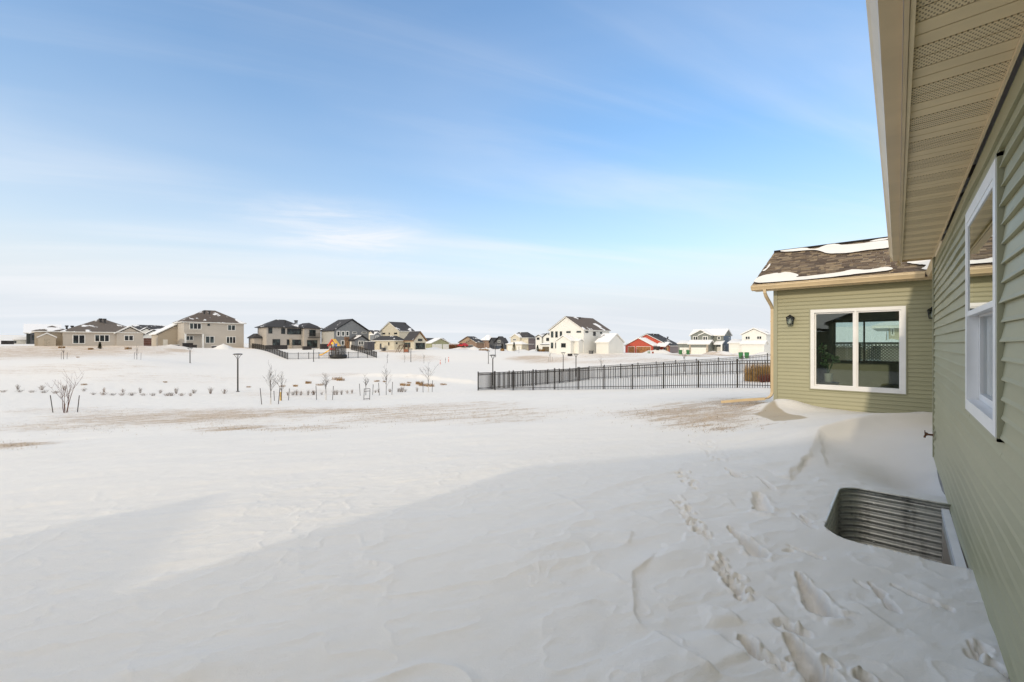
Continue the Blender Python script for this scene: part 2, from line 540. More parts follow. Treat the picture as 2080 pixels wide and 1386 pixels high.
    def slab(s, b, face, u0, u1, z0, z1, d0, d1):
        m = MB()
        if face == 'R': m.box(b['x1'] + d0, b['x1'] + d1, u0, u1, z0, z1)
        else: m.box(u0, u1, b['y0'] - d1, b['y0'] - d0, z0, z1)
        return m
    def win(s, b, face, r, zn, n=1, frame=TRIM, fw=0.09, name='window', rail=False):
        u0, u1, z0, z1 = s.span(b, face, r, zn)
        m = MB()
        def add(a0, a1, c0, c1, d0=0.0, d1=0.07):
            k = s.slab(b, face, a0, a1, c0, c1, d0, d1); m.add(k.v, k.f)
        add(u0, u1, z1 - fw, z1); add(u0, u1, z0, z0 + fw, 0, 0.085)
        add(u0, u0 + fw, z0 + fw, z1 - fw); add(u1 - fw, u1, z0 + fw, z1 - fw)
        wd = (u1 - u0) / n
        for i in range(1, n):
            c = u0 + wd * i; add(c - fw * .5, c + fw * .5, z0 + fw, z1 - fw, 0, 0.06)
        if rail: add(u0 + fw, u1 - fw, (z0 + z1) / 2 - .03, (z0 + z1) / 2 + .03, 0, 0.05)
        o = m.build(name, frame, s.root)
        for i in range(n):
            a = u0 + wd * i + (fw if i == 0 else fw * .5); c = u0 + wd * (i + 1) - (fw if i == n - 1 else fw * .5)
            s.slab(b, face, a, c, z0 + fw, z1 - fw, 0.004, 0.022).build('pane', FG, o)
        return o
    def garage(s, b, face, r, zn, mat, rows=4):
        u0, u1, z0, z1 = s.span(b, face, r, zn)
        z0 = b['zg'] - .05
        o = s.slab(b, face, u0 - .08, u1 + .08, z0, z1 + .08, 0.0, 0.02).build('garage_door', TRIM if mat is not TRIM else pm('grey_jamb', (.6, .6, .58)), s.root)
        hgt = (z1 - z0) / rows
        for i in range(rows):
            s.slab(b, face, u0, u1, z0 + i * hgt + .012, z0 + (i + 1) * hgt - .012, 0.022, 0.055).build('door_panel', mat, o)
        return o
    def door(s, b, face, r, zn, mat):
        u0, u1, z0, z1 = s.span(b, face, r, zn)
        o = s.slab(b, face, u0, u1, z0, z1, 0.0, 0.05).build('door', mat, s.root)
        s.slab(b, face, u1 - .16, u1 - .1, (z0 + z1) / 2 - .1, (z0 + z1) / 2, 0.05, 0.1).build('handle', DARKTRIM, o)
        return o
    def vents(s, pts, zn, Z, mat=DARKTRIM, hgt=0.55, w=0.5):
        for (x, y) in pts:
            px, py = zn(x, y); v = P(px, py, Z)
            m = MB(); m.lathe((v.x, v.y, v.z - 0.75), [(w * .35, 0), (w * .35, .6), (w * .6, .62), (w * .6, .6 + hgt * .5), (w * .3, .6 + hgt * .55)], 8)
            m.build('roof_vent', mat, s.root)
    def post(s, x, y, z0, z1, w=0.14, mat=TRIM, name='porch_post'):
        m = MB(); m.box(x - w, x + w, y - w, y + w, z0, z1); m.box(x - w * 1.4, x + w * 1.4, y - w * 1.4, y + w * 1.4, z0, z0 + .25); return m.build(name, mat, s.root)

BEIGE = siding_far('beige_siding', (0.52, 0.47, 0.41))
TAN = siding_far('tan_siding', (0.47, 0.40, 0.31))
GREYB = siding_far('greige_siding', (0.46, 0.42, 0.38))
GREY = siding_far('slate_grey_siding', (0.20, 0.21, 0.22))
CREAM = siding_far('cream_siding', (0.60, 0.55, 0.44))
WHITE = siding_far('white_siding', (0.76, 0.75, 0.71))
OLIVE = siding_far('olive_siding', (0.34, 0.34, 0.20))
BROWN = siding_far('brown_siding', (0.26, 0.17, 0.12))
TANB = siding_far('sandy_siding', (0.42, 0.30, 0.20))
CHAR = siding_far('charcoal_siding', (0.075, 0.078, 0.085))
RED = siding_far('red_siding', (0.50, 0.075, 0.04))
BLUE = siding_far('blue_siding', (0.10, 0.14, 0.20))
SAGE = siding_far('sage_grey_siding', (0.20, 0.215, 0.195))
PURP = siding_far('taupe_siding', (0.24, 0.19, 0.19))
BLACKW = siding_far('black_siding', (0.035, 0.042, 0.04))
STONE = pm('stone_base', (0.42, 0.36, 0.29), 0.8, 0.25, 3)
WOODD = pm('wood_door', (0.30, 0.12, 0.035), 0.5, 0.2, 2)
BRDOOR = pm('brown_door', (0.12, 0.05, 0.035), 0.5, 0.2, 2)
DGREYD = pm('slate_door', (0.06, 0.065, 0.075), 0.5, 0.1)
WDOOR = pm('white_door', (0.75, 0.73, 0.68), 0.5, 0.04)
R_BR = roof_far('brown_roof', (0.105, 0.082, 0.068), 0.22, 1)
R_BR2 = roof_far('brown_roof_snowy', (0.12, 0.10, 0.085), 0.38, 2)
R_CH = roof_far('charcoal_roof', (0.045, 0.043, 0.045), 0.25, 3)
R_CH2 = roof_far('charcoal_roof_clear', (0.042, 0.041, 0.043), 0.12, 8)
R_SN = roof_far('snowy_roof', (0.10, 0.08, 0.07), 1.05, 5)
R_SN2 = roof_far('white_roof', (0.2, 0.2, 0.2), 1.9, 6)

# ---- beige ranch house
h = House('ranch_house', 'low beige ranch house with patio door, triple window and snow-dusted hip roof', *z1(1330, 655), 86)
A = h.blk(z1(1330, 655), Z=86, xr=z2(1120, 0)[0], a=13, eave=z1(0, 362)[1], wall=BEIGE, roof='hip', roofmat=R_BR2, peak=z2(0, 105)[1])
B = h.blk((z2(590, 0)[0], z2(0, 660)[1]), X=A['x1'] + .35, xr=z2(1155, 0)[0], a=7, eave=z2(0, 398)[1], wall=BEIGE, roof='gx', roofmat=R_SN, peak=z2(0, 272)[1], cpts=False)
lx = A['x1'] - 3.2
C0 = h.rect(lx - 11, lx, P(70, 0, ZX(70, lx)).y, A['y0'] + 1, A['zg'], A['ze'] + .05, TAN, 'hip', R_BR2, 0.42)
h.win(A, 'R', (1530, 418, 1800, 610), z1, 2, fw=.12, name='patio_door')
h.win(A, 'R', (125, 418, 442, 568), z2, 3, fw=.12)
h.win(B, 'R', (748, 430, 950, 548), z2, 2, fw=.12)
h.vents([(250, 88), (340, 92)], z2, 93)
h.vents([(1410, 235), (1525, 240)], z1, 95)
gsh = House('garden_shed', 'small tan gabled garden shed against the beige ranch house', *z1(790, 655), 84, cat='shed')
S0 = gsh.blk(z1(800, 655), X=A['x1'] + .4, xr=z1(1180, 0)[0], a=2.6, eave=z1(0, 487)[1], wall=TAN, roof='gx', roofmat=R_SN, peak=z1(0, 408)[1], oh=.15)
gsh.door(S0, 'R', (930, 500, 1050, 650), z1, pm('tan_door', (.42, .36, .28)))

# ---- black house at the far left
h = House('black_house', 'black house with snow-covered roof behind the beige ranch house', *z1(555, 600), 118)
A = h.blk(z1(555, 615), Z=118, xr=z1(1250, 0)[0], a=13, eave=z1(0, 385)[1], wall=BLACKW, roof='gy', roofmat=R_SN, pitch=0.36, oh=.6)
h.win(A, 'R', (668, 420, 765, 532), z1, 1, frame=DARKTRIM)
B = h.blk(z1(640, 615), X=A['x1'] + 1.5, xr=z1(790, 0)[0], a=4, eave=z1(0, 400)[1], wall=CHAR, roof='gx', roofmat=R_SN, pitch=.4, oh=.3, cpts=False)
h.win(B, 'R', (672, 425, 760, 530), z1, 1, frame=DARKTRIM)

# ---- white gabled house with brown garage door
h = House('gabled_house', 'white gabled house with dark trim and brown garage door between two beige houses', *z2(1155, 662), 125)
A = h.blk(z2(1020, 662), Z=128, xr=z2(1800, 0)[0], a=11, eave=z2(0, 350)[1], wall=WHITE, roof='gy', roofmat=R_CH, pitch=.33, trim=DARKTRIM)
B = h.blk(z2(1078, 662), X=A['x1'] + 2, xr=z2(1370, 0)[0], a=5, eave=z2(0, 358)[1], wall=WHITE, roof='gx', roofmat=R_SN, peak=z2(0, 292)[1], trim=DARKTRIM, cpts=False, oh=.3)
C0 = h.blk(z2(1120, 662), X=A['x1'] + 5, xr=z2(1620, 0)[0], a=6, eave=z2(0, 455)[1], wall=WHITE, roof='gx', roofmat=R_SN, peak=z2(0, 335)[1], trim=DARKTRIM, cpts=False, oh=.3)
h.garage(C0, 'R', (1160, 490, 1352, 660), z2, BRDOOR)
h.vents([(1310, 262)], z2, 133)

# ---- beige two-storey house
h = House('two_storey_house', 'large beige two-storey house with brown hip roof and corner porch', *z3(350, 905), 104)
A = h.blk(z3(350, 905), Z=104, xl=z3(158, 0)[0], xr=z3(1615, 0)[0], eave=z3(0, 358)[1], wall=BEIGE, roof='hip', roofmat=R_BR, peak=z3(0, 140)[1], oh=.55)
wx = A['x1'] - 7.5
v0 = P(z2(1462, 0)[0], 704.4, ZX(z2(1462, 0)[0], wx))
B = h.rect(wx - 9, wx, v0.y, 2 * A['y0'] - v0.y, v0.z, P(z2(1462, 0)[0], z2(0, 412)[1], ZX(z2(1462, 0)[0], wx)).z, TAN, 'gx', R_SN, 0.62, cpts=False)
CP.append((wx, v0.y, v0.z))
h.door(B, 'R', (1572, 520, 1672, 665), z2, WDOOR)
h.win(A, 'R', (465, 380, 718, 512), z3, 3, fw=.12); h.win(A, 'R', (845, 395, 898, 440), z3, 1, fw=.08, frame=DARKTRIM)
h.win(A, 'R', (1270, 418, 1438, 538), z3, 2, fw=.12)
h.win(A, 'R', (800, 655, 992, 808), z3, 2, fw=.12, rail=False); h.win(A, 'R', (1242, 665, 1446, 812), z3, 3, fw=.12)
h.win(A, 'R', (385, 648, 550, 748), z3, 2, fw=.12)
# porch recess: a deep shaded opening framed by posts
u0, u1, zz0, zz1 = h.span(A, 'R', (375, 612, 706, 905), z3)
mm = MB(); mm.box(A['x1'] + .0, A['x1'] + 1.6, u0 - .35, u1 + .3, zz1, zz1 + .35); mm.build('porch_roof', BEIGE, h.root)
for uu in (u0 - .2, u1 + .15): h.post(A['x1'] + 1.4, uu, A['zg'] - .3, zz1 + .02, .17)
h.vents([(780, 130), (885, 135)], z3, 108, hgt=.6)

# ---- grey house, flat-looking hips, balcony
h = House('balcony_house', 'greige two-storey house with charcoal hip roofs and black balcony', *z4(535, 712), 112)
A = h.blk(z4(535, 712), Z=112, xl=z4(345, 0)[0], xr=z4(1300, 0)[0], eave=z4(0, 255)[1], wall=GREYB, roof='hip', roofmat=R_CH2, peak=z4(0, 128)[1], oh=.6, trim=DARKTRIM)
B = h.blk(z4(1332, 712), X=A['x1'] + 1.6, xr=z4(1678, 0)[0], a=9, eave=z4(0, 280)[1], wall=GREYB, roof='hip', roofmat=R_CH, peak=z4(0, 195)[1], oh=.5, trim=DARKTRIM)
for r_, n_ in (((572, 268, 656, 392), 1), ((843, 282, 927, 402), 1), ((968, 288, 1266, 412), 3), ((660, 512, 822, 662), 2), ((962, 518, 1026, 636), 1), ((1056, 522, 1262, 640), 2)):
    h.win(A, 'R', r_, z4, n_, frame=DARKTRIM, fw=.1)
h.win(B, 'R', (1436, 315, 1572, 452), z4, 2, frame=DARKTRIM, name='balcony_door'); h.win(B, 'R', (1388, 532, 1606, 692), z4, 2, frame=DARKTRIM, name='patio_door')
u0, u1, zz0, zz1 = h.span(B, 'R', (1405, 390, 1636, 486), z4)
mb = MB(); X1 = B['x1']
mb.box(X1 + .005, X1 + 1.2, u0, u1, zz0, zz0 + .16); mb.box(X1, X1 + 1.2, u0, u0 + .06, zz1 - .06, zz1); mb.box(X1, X1 + 1.2, u1 - .06, u1, zz1 - .06, zz1); mb.box(X1 + 1.14, X1 + 1.2, u0 + .06, u1 - .06, zz1 - .06, zz1)
for i in range(15):
    u = u0 + .05 + (u1 - u0 - .1) * i / 14; mb.box(X1 + 1.15, X1 + 1.18, u - .02, u + .02, zz0 + .15, zz1 - .05)
mb.build('balcony', DARKTRIM, h.root)
C0 = h.blk(z4(275, 700), X=A['x1'] - 3.2, xl=None, xr=z4(436, 0)[0], a=4.5, eave=z4(0, 486)[1], wall=GREYB, roof='hip', roofmat=R_CH, peak=z4(0, 425)[1], oh=.35, trim=DARKTRIM, cpts=False)
h.vents([(930, 122), (1140, 125), (1175, 125)], z4, 116)
mb = MB(); pv = h.onface(A, 'R', z4(1040, 0)[0], z4(0, 600)[1]); mb.box(A['x1'], A['x1'] + .5, pv.y - .25, pv.y + .25, A['zg'] - .2, pv.z + 1.3); mb.build('stone_pillar', STONE, h.root)

# ---- slate grey gabled house
h = House('grey_gabled_house', 'slate grey two-storey house with broad gable and small front gable', *z5(615, 985), 116)
A = h.blk(z5(615, 985), Z=116, xl=z5(288, 0)[0], xr=z5(1498, 0)[0], eave=z5(0, 535)[1], wall=GREY, roof='gx', roofmat=R_CH2, peak=z5(0, 262)[1], trim=DARKTRIM, oh=.35)
mm = MB(); mm.box(A['x0'], A['x1'] - .02, A['y0'] - .06, A['y0'] - .01, A['zg'] - 1, A['ze'] - .1); mm.build('side_cladding', siding_far('pale_grey_siding', (.42, .41, .38)), h.root)
B = h.blk(z5(1140, 1000), X=A['x1'] + 3, xl=None, xr=z5(1488, 0)[0], a=3, eave=z5(0, 788)[1], wall=GREY, roof='gx', roofmat=R_CH, peak=z5(0, 676)[1], trim=DARKTRIM, cpts=False, oh=.35)
for r_ in ((676, 533, 768, 676), (796, 538, 886, 676), (908, 538, 998, 672)): h.win(A, 'R', r_, z5, 1, fw=.2)
h.win(A, 'R', (1078, 558, 1196, 606), z5, 1, fw=.1); h.win(A, 'R', (1318, 562, 1438, 606), z5, 1, fw=.1)
h.win(A, 'R', (788, 780, 876, 905), z5, 1, fw=.15); h.win(A, 'R', (915, 800, 985, 905), z5, 1, fw=.15, frame=pm('cedar_trim', (.35, .2, .1)))
h.win(B, 'R', (1232, 788, 1364, 902), z5, 2, fw=.16)
h.door(B, 'L', (1020, 805, 1062, 960), z5, WDOOR)
mm = MB(); u0, u1, zz0, zz1 = h.span(A, 'R', (870, 690, 1000, 985), z5); mm.box(A['x1'] + .005, A['x1'] + .05, u0, u1, A['zg'] - .3, zz1); mm.build('cedar_panel', pm('cedar_cladding', (.24, .14, .085), .7, .3, 2), h.root)

# ---- house behind, blue-grey with dormer
h = House('dormer_house', 'distant grey house with a small dormer behind the cream gabled house', *z6(115, 560), 150)
A = h.blk(z6(115, 690), Z=150, xl=z6(-60, 0)[0], xr=z6(400, 0)[0], eave=z6(0, 470)[1], wall=CREAM, roof='gy', roofmat=R_CH, peak=z6(0, 385)[1], cpts=False)
B = h.blk(z6(122, 690), X=A['x1'] + .6, xr=z6(262, 0)[0], a=3, eave=z6(0, 470)[1], wall=GREY, roof='gx', roofmat=R_SN, peak=z6(0, 418)[1], cpts=False, oh=.2)
h.win(B, 'R', (150, 485, 222, 565), z6, 2, fw=.15)

# ---- cream house with big glazed gable
h = House('cream_house', 'cream house with tall two-storey gable and glazed single-storey gable wing', *z6(590, 815), 112)
A = h.blk(z6(705, 815), Z=121, xl=z6(265, 0)[0], xr=z6(1040, 0)[0], eave=z6(0, 385)[1], wall=CREAM, roof='gy', roofmat=R_CH2, peak=z6(0, 190)[1], oh=.3)
B = h.blk(z6(590, 818), Z=113, xl=z6(85, 0)[0], xr=z6(830, 0)[0], eave=z6(0, 605)[1], wall=CREAM, roof='hip', roofmat=R_CH2, peak=z6(0, 520)[1], oh=.4)
C0 = h.blk(z6(1045, 812), X=B['x1'] + 4.5, xl=z6(830, 0)[0], xr=z6(1328, 0)[0], eave=z6(0, 610)[1], wall=CREAM, roof='gx', roofmat=R_CH, peak=z6(0, 428)[1], oh=.35, trim=pm('cedar_trim', (.35, .2, .1)))
for r_ in ((312, 420, 376, 458), (458, 418, 484, 458), (588, 415, 656, 455)): h.win(A, 'L', r_, z6, 1, fw=.08, frame=DARKTRIM)
for r_ in ((92, 635, 150, 668), (450, 640, 475, 715)): h.win(B, 'L', r_, z6, 1, fw=.07, frame=DARKTRIM)
h.door(B, 'L', (250, 672, 288, 805), z6, DGREYD)
h.win(B, 'R', (625, 645, 660, 682), z6, 1, fw=.07, frame=DARKTRIM)
h.win(C0, 'L', (830, 650, 968, 765), z6, 3, fw=.08, frame=DARKTRIM)
h.win(C0, 'R', (1085, 655, 1306, 803), z6, 3, fw=.1, frame=DARKTRIM); h.win(C0, 'R', (1144, 560, 1246, 616), z6, 2, fw=.1, frame=DARKTRIM)
h.vents([(612, 178), (728, 190), (846, 195)], z6, 127)

# ---- olive house
h = House('olive_house', 'small olive green house with two white garage doors', *z6(1460, 805), 150)
A = h.blk(z6(1462, 806), Z=150, xl=z6(1350, 0)[0], xr=z6(1872, 0)[0], eave=z6(0, 668)[1], wall=OLIVE, roof='gx', roofmat=R_SN, peak=z6(0, 565)[1], oh=.5)
B = h.rect(A['x0'] - 6, A['x1'] - 4, A['y0'] + 1, A['y1'] + 2, A['zg'], A['ze'] + .5, OLIVE, 'gy', R_CH2, .45, cpts=False)
h.garage(A, 'R', (1482, 690, 1702, 798), z6, WDOOR); h.garage(A, 'R', (1732, 692, 1862, 800), z6, WDOOR)

# ---- brown row
h = House('brown_house', 'brown gabled house with two dark garage doors, left of the distant row', *z7(540, 465), 165)
A = h.blk(z7(548, 468), Z=165, xl=z7(215, 0)[0], xr=z7(665, 0)[0], eave=z7(0, 345)[1], wall=TANB, roof='gy', roofmat=R_CH, peak=z7(0, 240)[1], oh=.4, trim=BROWN)
B = h.blk(z7(545, 468), Y=A['y0'] - 1.2, xl=z7(340, 0)[0], b=4, eave=z7(0, 350)[1], wall=BROWN, roof='gy', roofmat=R_CH, peak=z7(0, 290)[1], oh=.3, cpts=False, trim=TAN)
h.garage(A, 'L', (228, 388, 322, 462), z7, DGREYD); h.garage(B, 'L', (355, 390, 482, 462), z7, DGREYD)
h = House('rust_house', 'distant rust-brown house in the middle of the far row', *z7(790, 465), 185)
A = h.blk(z7(790, 465), Z=185, xl=z7(640, 0)[0], xr=z7(905, 0)[0], eave=z7(0, 300)[1], wall=BROWN, roof='hip', roofmat=R_SN, peak=z7(0, 215)[1], oh=.4, trim=DARKTRIM)
h = House('dark_house', 'charcoal gabled house with dark blue garage door in the far row', *z7(1070, 470), 162)
A = h.blk(z7(1075, 470), Z=164, xl=z7(895, 0)[0], xr=z7(1130, 0)[0], eave=z7(0, 345)[1], wall=CHAR, roof='gy', roofmat=R_CH2, peak=z7(0, 245)[1], oh=.4, trim=DARKTRIM)
B = h.blk(z7(880, 468), Y=A['y0'] + 2, xl=z7(795, 0)[0], b=8, eave=z7(0, 340)[1], wall=CHAR, roof='gy', roofmat=R_CH2, peak=z7(0, 270)[1], oh=.3, cpts=False, trim=DARKTRIM)
h.garage(A, 'L', (905, 392, 1040, 470), z7, pm('navy_door', (.03, .045, .07)))
h.win(A, 'L', (955, 300, 1010, 340), z7, 2, fw=.1)

h = House('taupe_house', 'two-storey house with cream front and taupe side beside an evergreen', *z7(1545, 520), 150)
A = h.blk(z7(1545, 522), Z=150, xl=z7(1205, 0)[0], xr=z7(1682, 0)[0], eave=z7(0, 252)[1], wall=PURP, roof='hip', roofmat=R_CH, peak=z7(0, 165)[1], oh=.45)
mm = MB(); mm.box(A['x0'], A['x1'] - .03, A['y0'] - .08, A['y0'] - .01, A['zg'] - 1, A['ze'] - .1); mm.build('front_cladding', CREAM, h.root)
B = h.blk(z7(1378, 520), Y=A['y0'] - 1.0, xl=z7(1208, 0)[0], b=5, eave=z7(0, 248)[1], wall=CREAM, roof='gy', roofmat=R_SN, peak=z7(0, 190)[1], oh=.3, cpts=False)
C0 = h.blk(z7(1420, 522), Y=A['y0'] - 3.2, xl=z7(1125, 0)[0], b=6, eave=z7(0, 378)[1], wall=CREAM, roof='hip', roofmat=R_SN2, pitch=.35, oh=.35, cpts=False)
h.win(B, 'L', (1248, 265, 1312, 308), z7, 3, fw=.12)
h.garage(C0, 'L', (1150, 402, 1238, 520), z7, WDOOR); h.garage(C0, 'L', (1318, 402, 1402, 520), z7, WDOOR)
h.win(A, 'L', (1470, 270, 1528, 315), z7, 1, fw=.12)

h = House('white_gables_house', 'white two-storey house with brown garage door left of the big white house', *z7(1990, 530), 140)
A = h.blk(z7(2010, 530), Z=142, xl=z7(1685, 0)[0], b=9, eave=z7(0, 235)[1], wall=WHITE, roof='gx', roofmat=R_CH, pitch=.22, oh=.3, cpts=False)
B = h.blk(z7(1800, 530), Y=A['y0'] - .9, xl=z7(1688, 0)[0], b=4, eave=z7(0, 240)[1], wall=WHITE, roof='gy', roofmat=R_SN, peak=z7(0, 205)[1], oh=.25, cpts=False, trim=DARKTRIM)
C0 = h.blk(z7(1990, 530), Y=A['y0'] - .9, xl=z7(1830, 0)[0], b=4, eave=z7(0, 235)[1], wall=WHITE, roof='gy', roofmat=R_CH, peak=z7(0, 175)[1], oh=.25, cpts=False, trim=DARKTRIM)
D0 = h.blk(z7(1990, 532), Y=A['y0'] - 3, xl=z7(1790, 0)[0], b=4, eave=z7(0, 385)[1], wall=WHITE, roof='gx', roofmat=R_SN2, pitch=.25, oh=.25, cpts=False, trim=DARKTRIM)
h.win(B, 'L', (1705, 245, 1757, 288), z7, 2, frame=DARKTRIM); h.win(C0, 'L', (1888, 250, 1942, 312), z7, 2, frame=DARKTRIM)
h.garage(D0, 'L', (1815, 420, 1942, 512), z7, pm('umber_door', (.10, .075, .045)))

# ---- big white house
h = House('white_house', 'big white two-storey house with brown roof facing the fenced yard', *y1(1045, 870), 105)
A = h.blk(y1(1045, 872), Z=105, xl=y1(358, 0)[0], xr=y1(1560, 0)[0], eave=y1(0, 405)[1], wall=WHITE, roof='gy', roofmat=R_BR, peak=y1(0, 158)[1], oh=.35)
B = h.blk(y1(785, 870), Y=A['y0'] - 3.4, xl=y1(492, 0)[0], b=3.5, eave=y1(0, 630)[1], wall=WHITE, roof='gy', roofmat=R_SN2, peak=y1(0, 530)[1], oh=.25, cpts=False)
D0 = h.blk(y1(945, 870), Y=A['y0'] - 2.0, xl=y1(700, 0)[0], b=2.1, eave=y1(0, 632)[1], wall=WHITE, roof='gx', roofmat=R_SN2, pitch=.3, oh=.2, cpts=False)
C0 = h.blk(y1(1545, 878), X=A['x1'] + 5.5, xl=y1(1298, 0)[0], xr=y1(1848, 0)[0], eave=y1(0, 658)[1], wall=WHITE, roof='gx', roofmat=R_SN, peak=y1(0, 498)[1], oh=.3)
for r_ in ((390, 430, 436, 553), (477, 430, 523, 553), (568, 430, 612, 545), (698, 425, 784, 462), (904, 420, 994, 456), (388, 655, 433, 772), (476, 655, 506, 772)): h.win(A, 'L', r_, y1, 1, frame=DARKTRIM, fw=.07)
h.win(B, 'L', (594, 668, 686, 754), y1, 2, frame=DARKTRIM, fw=.07)
for r_, n_ in (((1078, 425, 1134, 459), 1), ((1233, 435, 1286, 517), 2), ((1374, 440, 1412, 476), 1)): h.win(A, 'R', r_, y1, n_, frame=DARKTRIM, fw=.07)
h.vents([(840, 145), (965, 155)], y1, 112)

# ---- red house
h = House('red_house', 'red house with two wooden garage doors and snow on its front roof', *y2(1340, 830), 128)
A = h.blk(y2(1345, 832), Z=128, xl=y2(255, 0)[0], xr=y2(1600, 0)[0], eave=y2(0, 655)[1], wall=RED, roof='gy', roofmat=R_CH2, peak=y2(0, 372)[1], oh=.4)
B = h.blk(y2(925, 830), Y=A['y0'] - 5, xl=y2(248, 0)[0], b=8, eave=y2(0, 652)[1], wall=RED, roof='gy', roofmat=R_SN2, peak=y2(0, 470)[1], oh=.35)
mm = MB(); mm.box(A['x1'] + .005, A['x1'] + .06, A['y0'] + .1, A['y1'] - .1, A['zg'] - 1, A['ze'] - .08); mm.build('side_cladding', PURP, h.root)
pr = P(*y2(1320, 655), ZY(y2(1320, 0)[0], A['y0'] - 2.6))
mm = MB(); mm.extrude([Vector((B['x1'] - .2, A['y0'] - 2.8, A['ze'] - .15)), Vector((B['x1'] - .2, A['y0'] - 2.8, A['ze'] + .05)), Vector((B['x1'] - .2, A['y0'] + .5, A['ze'] + 1.3)), Vector((B['x1'] - .2, A['y0'] + .5, A['ze'] + 1.1))], (A['x1'] - B['x1'] + .2, 0, 0)); mm.build('porch_roof', R_SN2, h.root)
for xx in (1088, 1300):
    q = P(*y2(xx, 830), ZY(y2(xx, 0)[0], A['y0'] - 2.6)); h.post(q.x, q.y, A['zg'] - .4, A['ze'] - .1, .22, pm('cedar_trim', (.35, .2, .1)))
h.garage(B, 'L', (318, 668, 476, 828), y2, WOODD); h.garage(B, 'L', (526, 668, 872, 828), y2, WOODD)
h.door(A, 'L', (980, 690, 1055, 825), y2, WDOOR); h.win(A, 'L', (1190, 690, 1285, 815), y2, 2, fw=.12)
h.vents([(922, 352), (988, 358), (1070, 362), (1300, 430)], y2, 135)

# ---- blue and sage two-storey house
h = House('blue_house', 'sage and blue two-storey house with white garage doors', *y3(1035, 725), 112)
A = h.blk(y3(1035, 725), Z=112, xl=y3(345, 0)[0], xr=y3(1188, 0)[0], eave=y3(0, 335)[1], wall=SAGE, roof='gx', roofmat=R_SN, peak=y3(0, 218)[1], oh=.4)
mm = MB(); mm.box(A['x1'] + .005, A['x1'] + .06, A['y0'] + .02, A['y1'] - .02, A['zg'] - 1, A['ze'] - .05)
ym = (A['y0'] + A['y1']) / 2
mm.build('side_cladding', BLUE, h.root)
B = h.blk(y3(770, 725), Y=A['y0'] - 1.6, xl=y3(348, 0)[0], b=5, eave=y3(0, 335)[1], wall=SAGE, roof='gy', roofmat=R_SN, peak=y3(0, 232)[1], oh=.3, cpts=False)
E0 = h.blk(y3(765, 725), Y=A['y0'] - 2.2, xl=y3(520, 0)[0], b=3, eave=y3(0, 335)[1], wall=SAGE, roof='gy', roofmat=R_SN, peak=y3(0, 285)[1], oh=.25, cpts=False)
C0 = h.blk(y3(718, 728), Y=A['y0'] - 4.4, xl=y3(310, 0)[0], b=4, eave=y3(0, 520)[1], wall=SAGE, roof='gx', roofmat=R_SN2, pitch=.42, oh=.4)
D0 = h.blk(y3(315, 728), Y=A['y0'] - 3.8, xl=y3(80, 0)[0], b=6, eave=y3(0, 510)[1], wall=SAGE, roof='gx', roofmat=R_SN, pitch=.22, oh=.3, cpts=False)
h.win(B, 'L', (392, 345, 500, 432), y3, 2, fw=.14); h.win(E0, 'L', (598, 345, 706, 432), y3, 2, fw=.14); h.win(A, 'L', (905, 352, 978, 418), y3, 1, fw=.14)
h.garage(C0, 'L', (355, 592, 668, 728), y3, WDOOR); h.garage(D0, 'L', (116, 592, 304, 728), y3, WDOOR)
for (xa, xb) in ((312, 345), (675, 715)):
    u0, u1, zz0, zz1 = h.span(C0, 'L', (xa, 525, xb, 725), y3); h.slab(C0, 'L', u0, u1, C0['zg'] - .2, zz1, 0.0, .12).build('stone_pier', STONE, h.root)
h.door(A, 'L', (900, 570, 980, 720), y3, WDOOR); h.win(A, 'R', (1143, 370, 1166, 435), y3, 1, fw=.1); h.win(A, 'R', (1046, 545, 1064, 635), y3, 1, fw=.1)
q0 = P(*y3(830, 525), ZY(y3(830, 0)[0], A['y0'] - 2)); q1 = P(*y3(1010, 525), ZY(y3(1010, 0)[0], A['y0'] - 2))
mm = MB(); mm.extrude([Vector((q0.x, A['y0'] - 2.1, q0.z)), Vector((q0.x, A['y0'] - 2.1, q0.z + .2)), Vector((q0.x, A['y0'] + .3, q0.z + 1.1)), Vector((q0.x, A['y0'] + .3, q0.z + .9))], (q1.x - q0.x, 0, 0)); mm.build('porch_roof', R_SN2, h.root)
h.post(q1.x - .2, A['y0'] - 1.9, A['zg'] - .3, q1.z, .16)

# ---- white house by the downspout
h = House('white_garage_house', 'white gabled house with wide white garage doors beside the green wall', *y3(1935, 740), 105)
A = h.blk(y3(1938, 740), Z=105, xl=y3(1425, 0)[0], b=11, eave=y3(0, 312)[1], wall=WHITE, roof='gy', roofmat=R_SN, peak=y3(0, 198)[1], oh=.35)
B = h.blk(y3(1892, 742), Y=A['y0'] - 2.4, xl=y3(1410, 0)[0], b=4, eave=y3(0, 520)[1], wall=WHITE, roof='gx', roofmat=R_SN2, pitch=.35, oh=.3)
C0 = h.blk(y3(1412, 742), Y=A['y0'] - 1.8, xl=y3(1150, 0)[0], b=8, eave=y3(0, 500)[1], wall=WHITE, roof='gx', roofmat=R_SN, pitch=.2, oh=.3, cpts=False)
h.win(A, 'L', (1498, 345, 1600, 415), y3, 2, fw=.1); h.win(A, 'L', (1738, 342, 1845, 412), y3, 2, fw=.1)
h.garage(B, 'L', (1440, 608, 1872, 742), y3, WDOOR); h.garage(C0, 'L', (1190, 608, 1400, 742), y3, WDOOR)
for (xa, xb) in ((1848, 1886), (1402, 1436)):
    u0, u1, zz0, zz1 = h.span(B, 'L', (xa, 680, xb, 742), y3); h.slab(B, 'L', u0, u1, B['zg'] - .2, zz1, 0.0, .12).build('stone_pier', STONE, h.root)

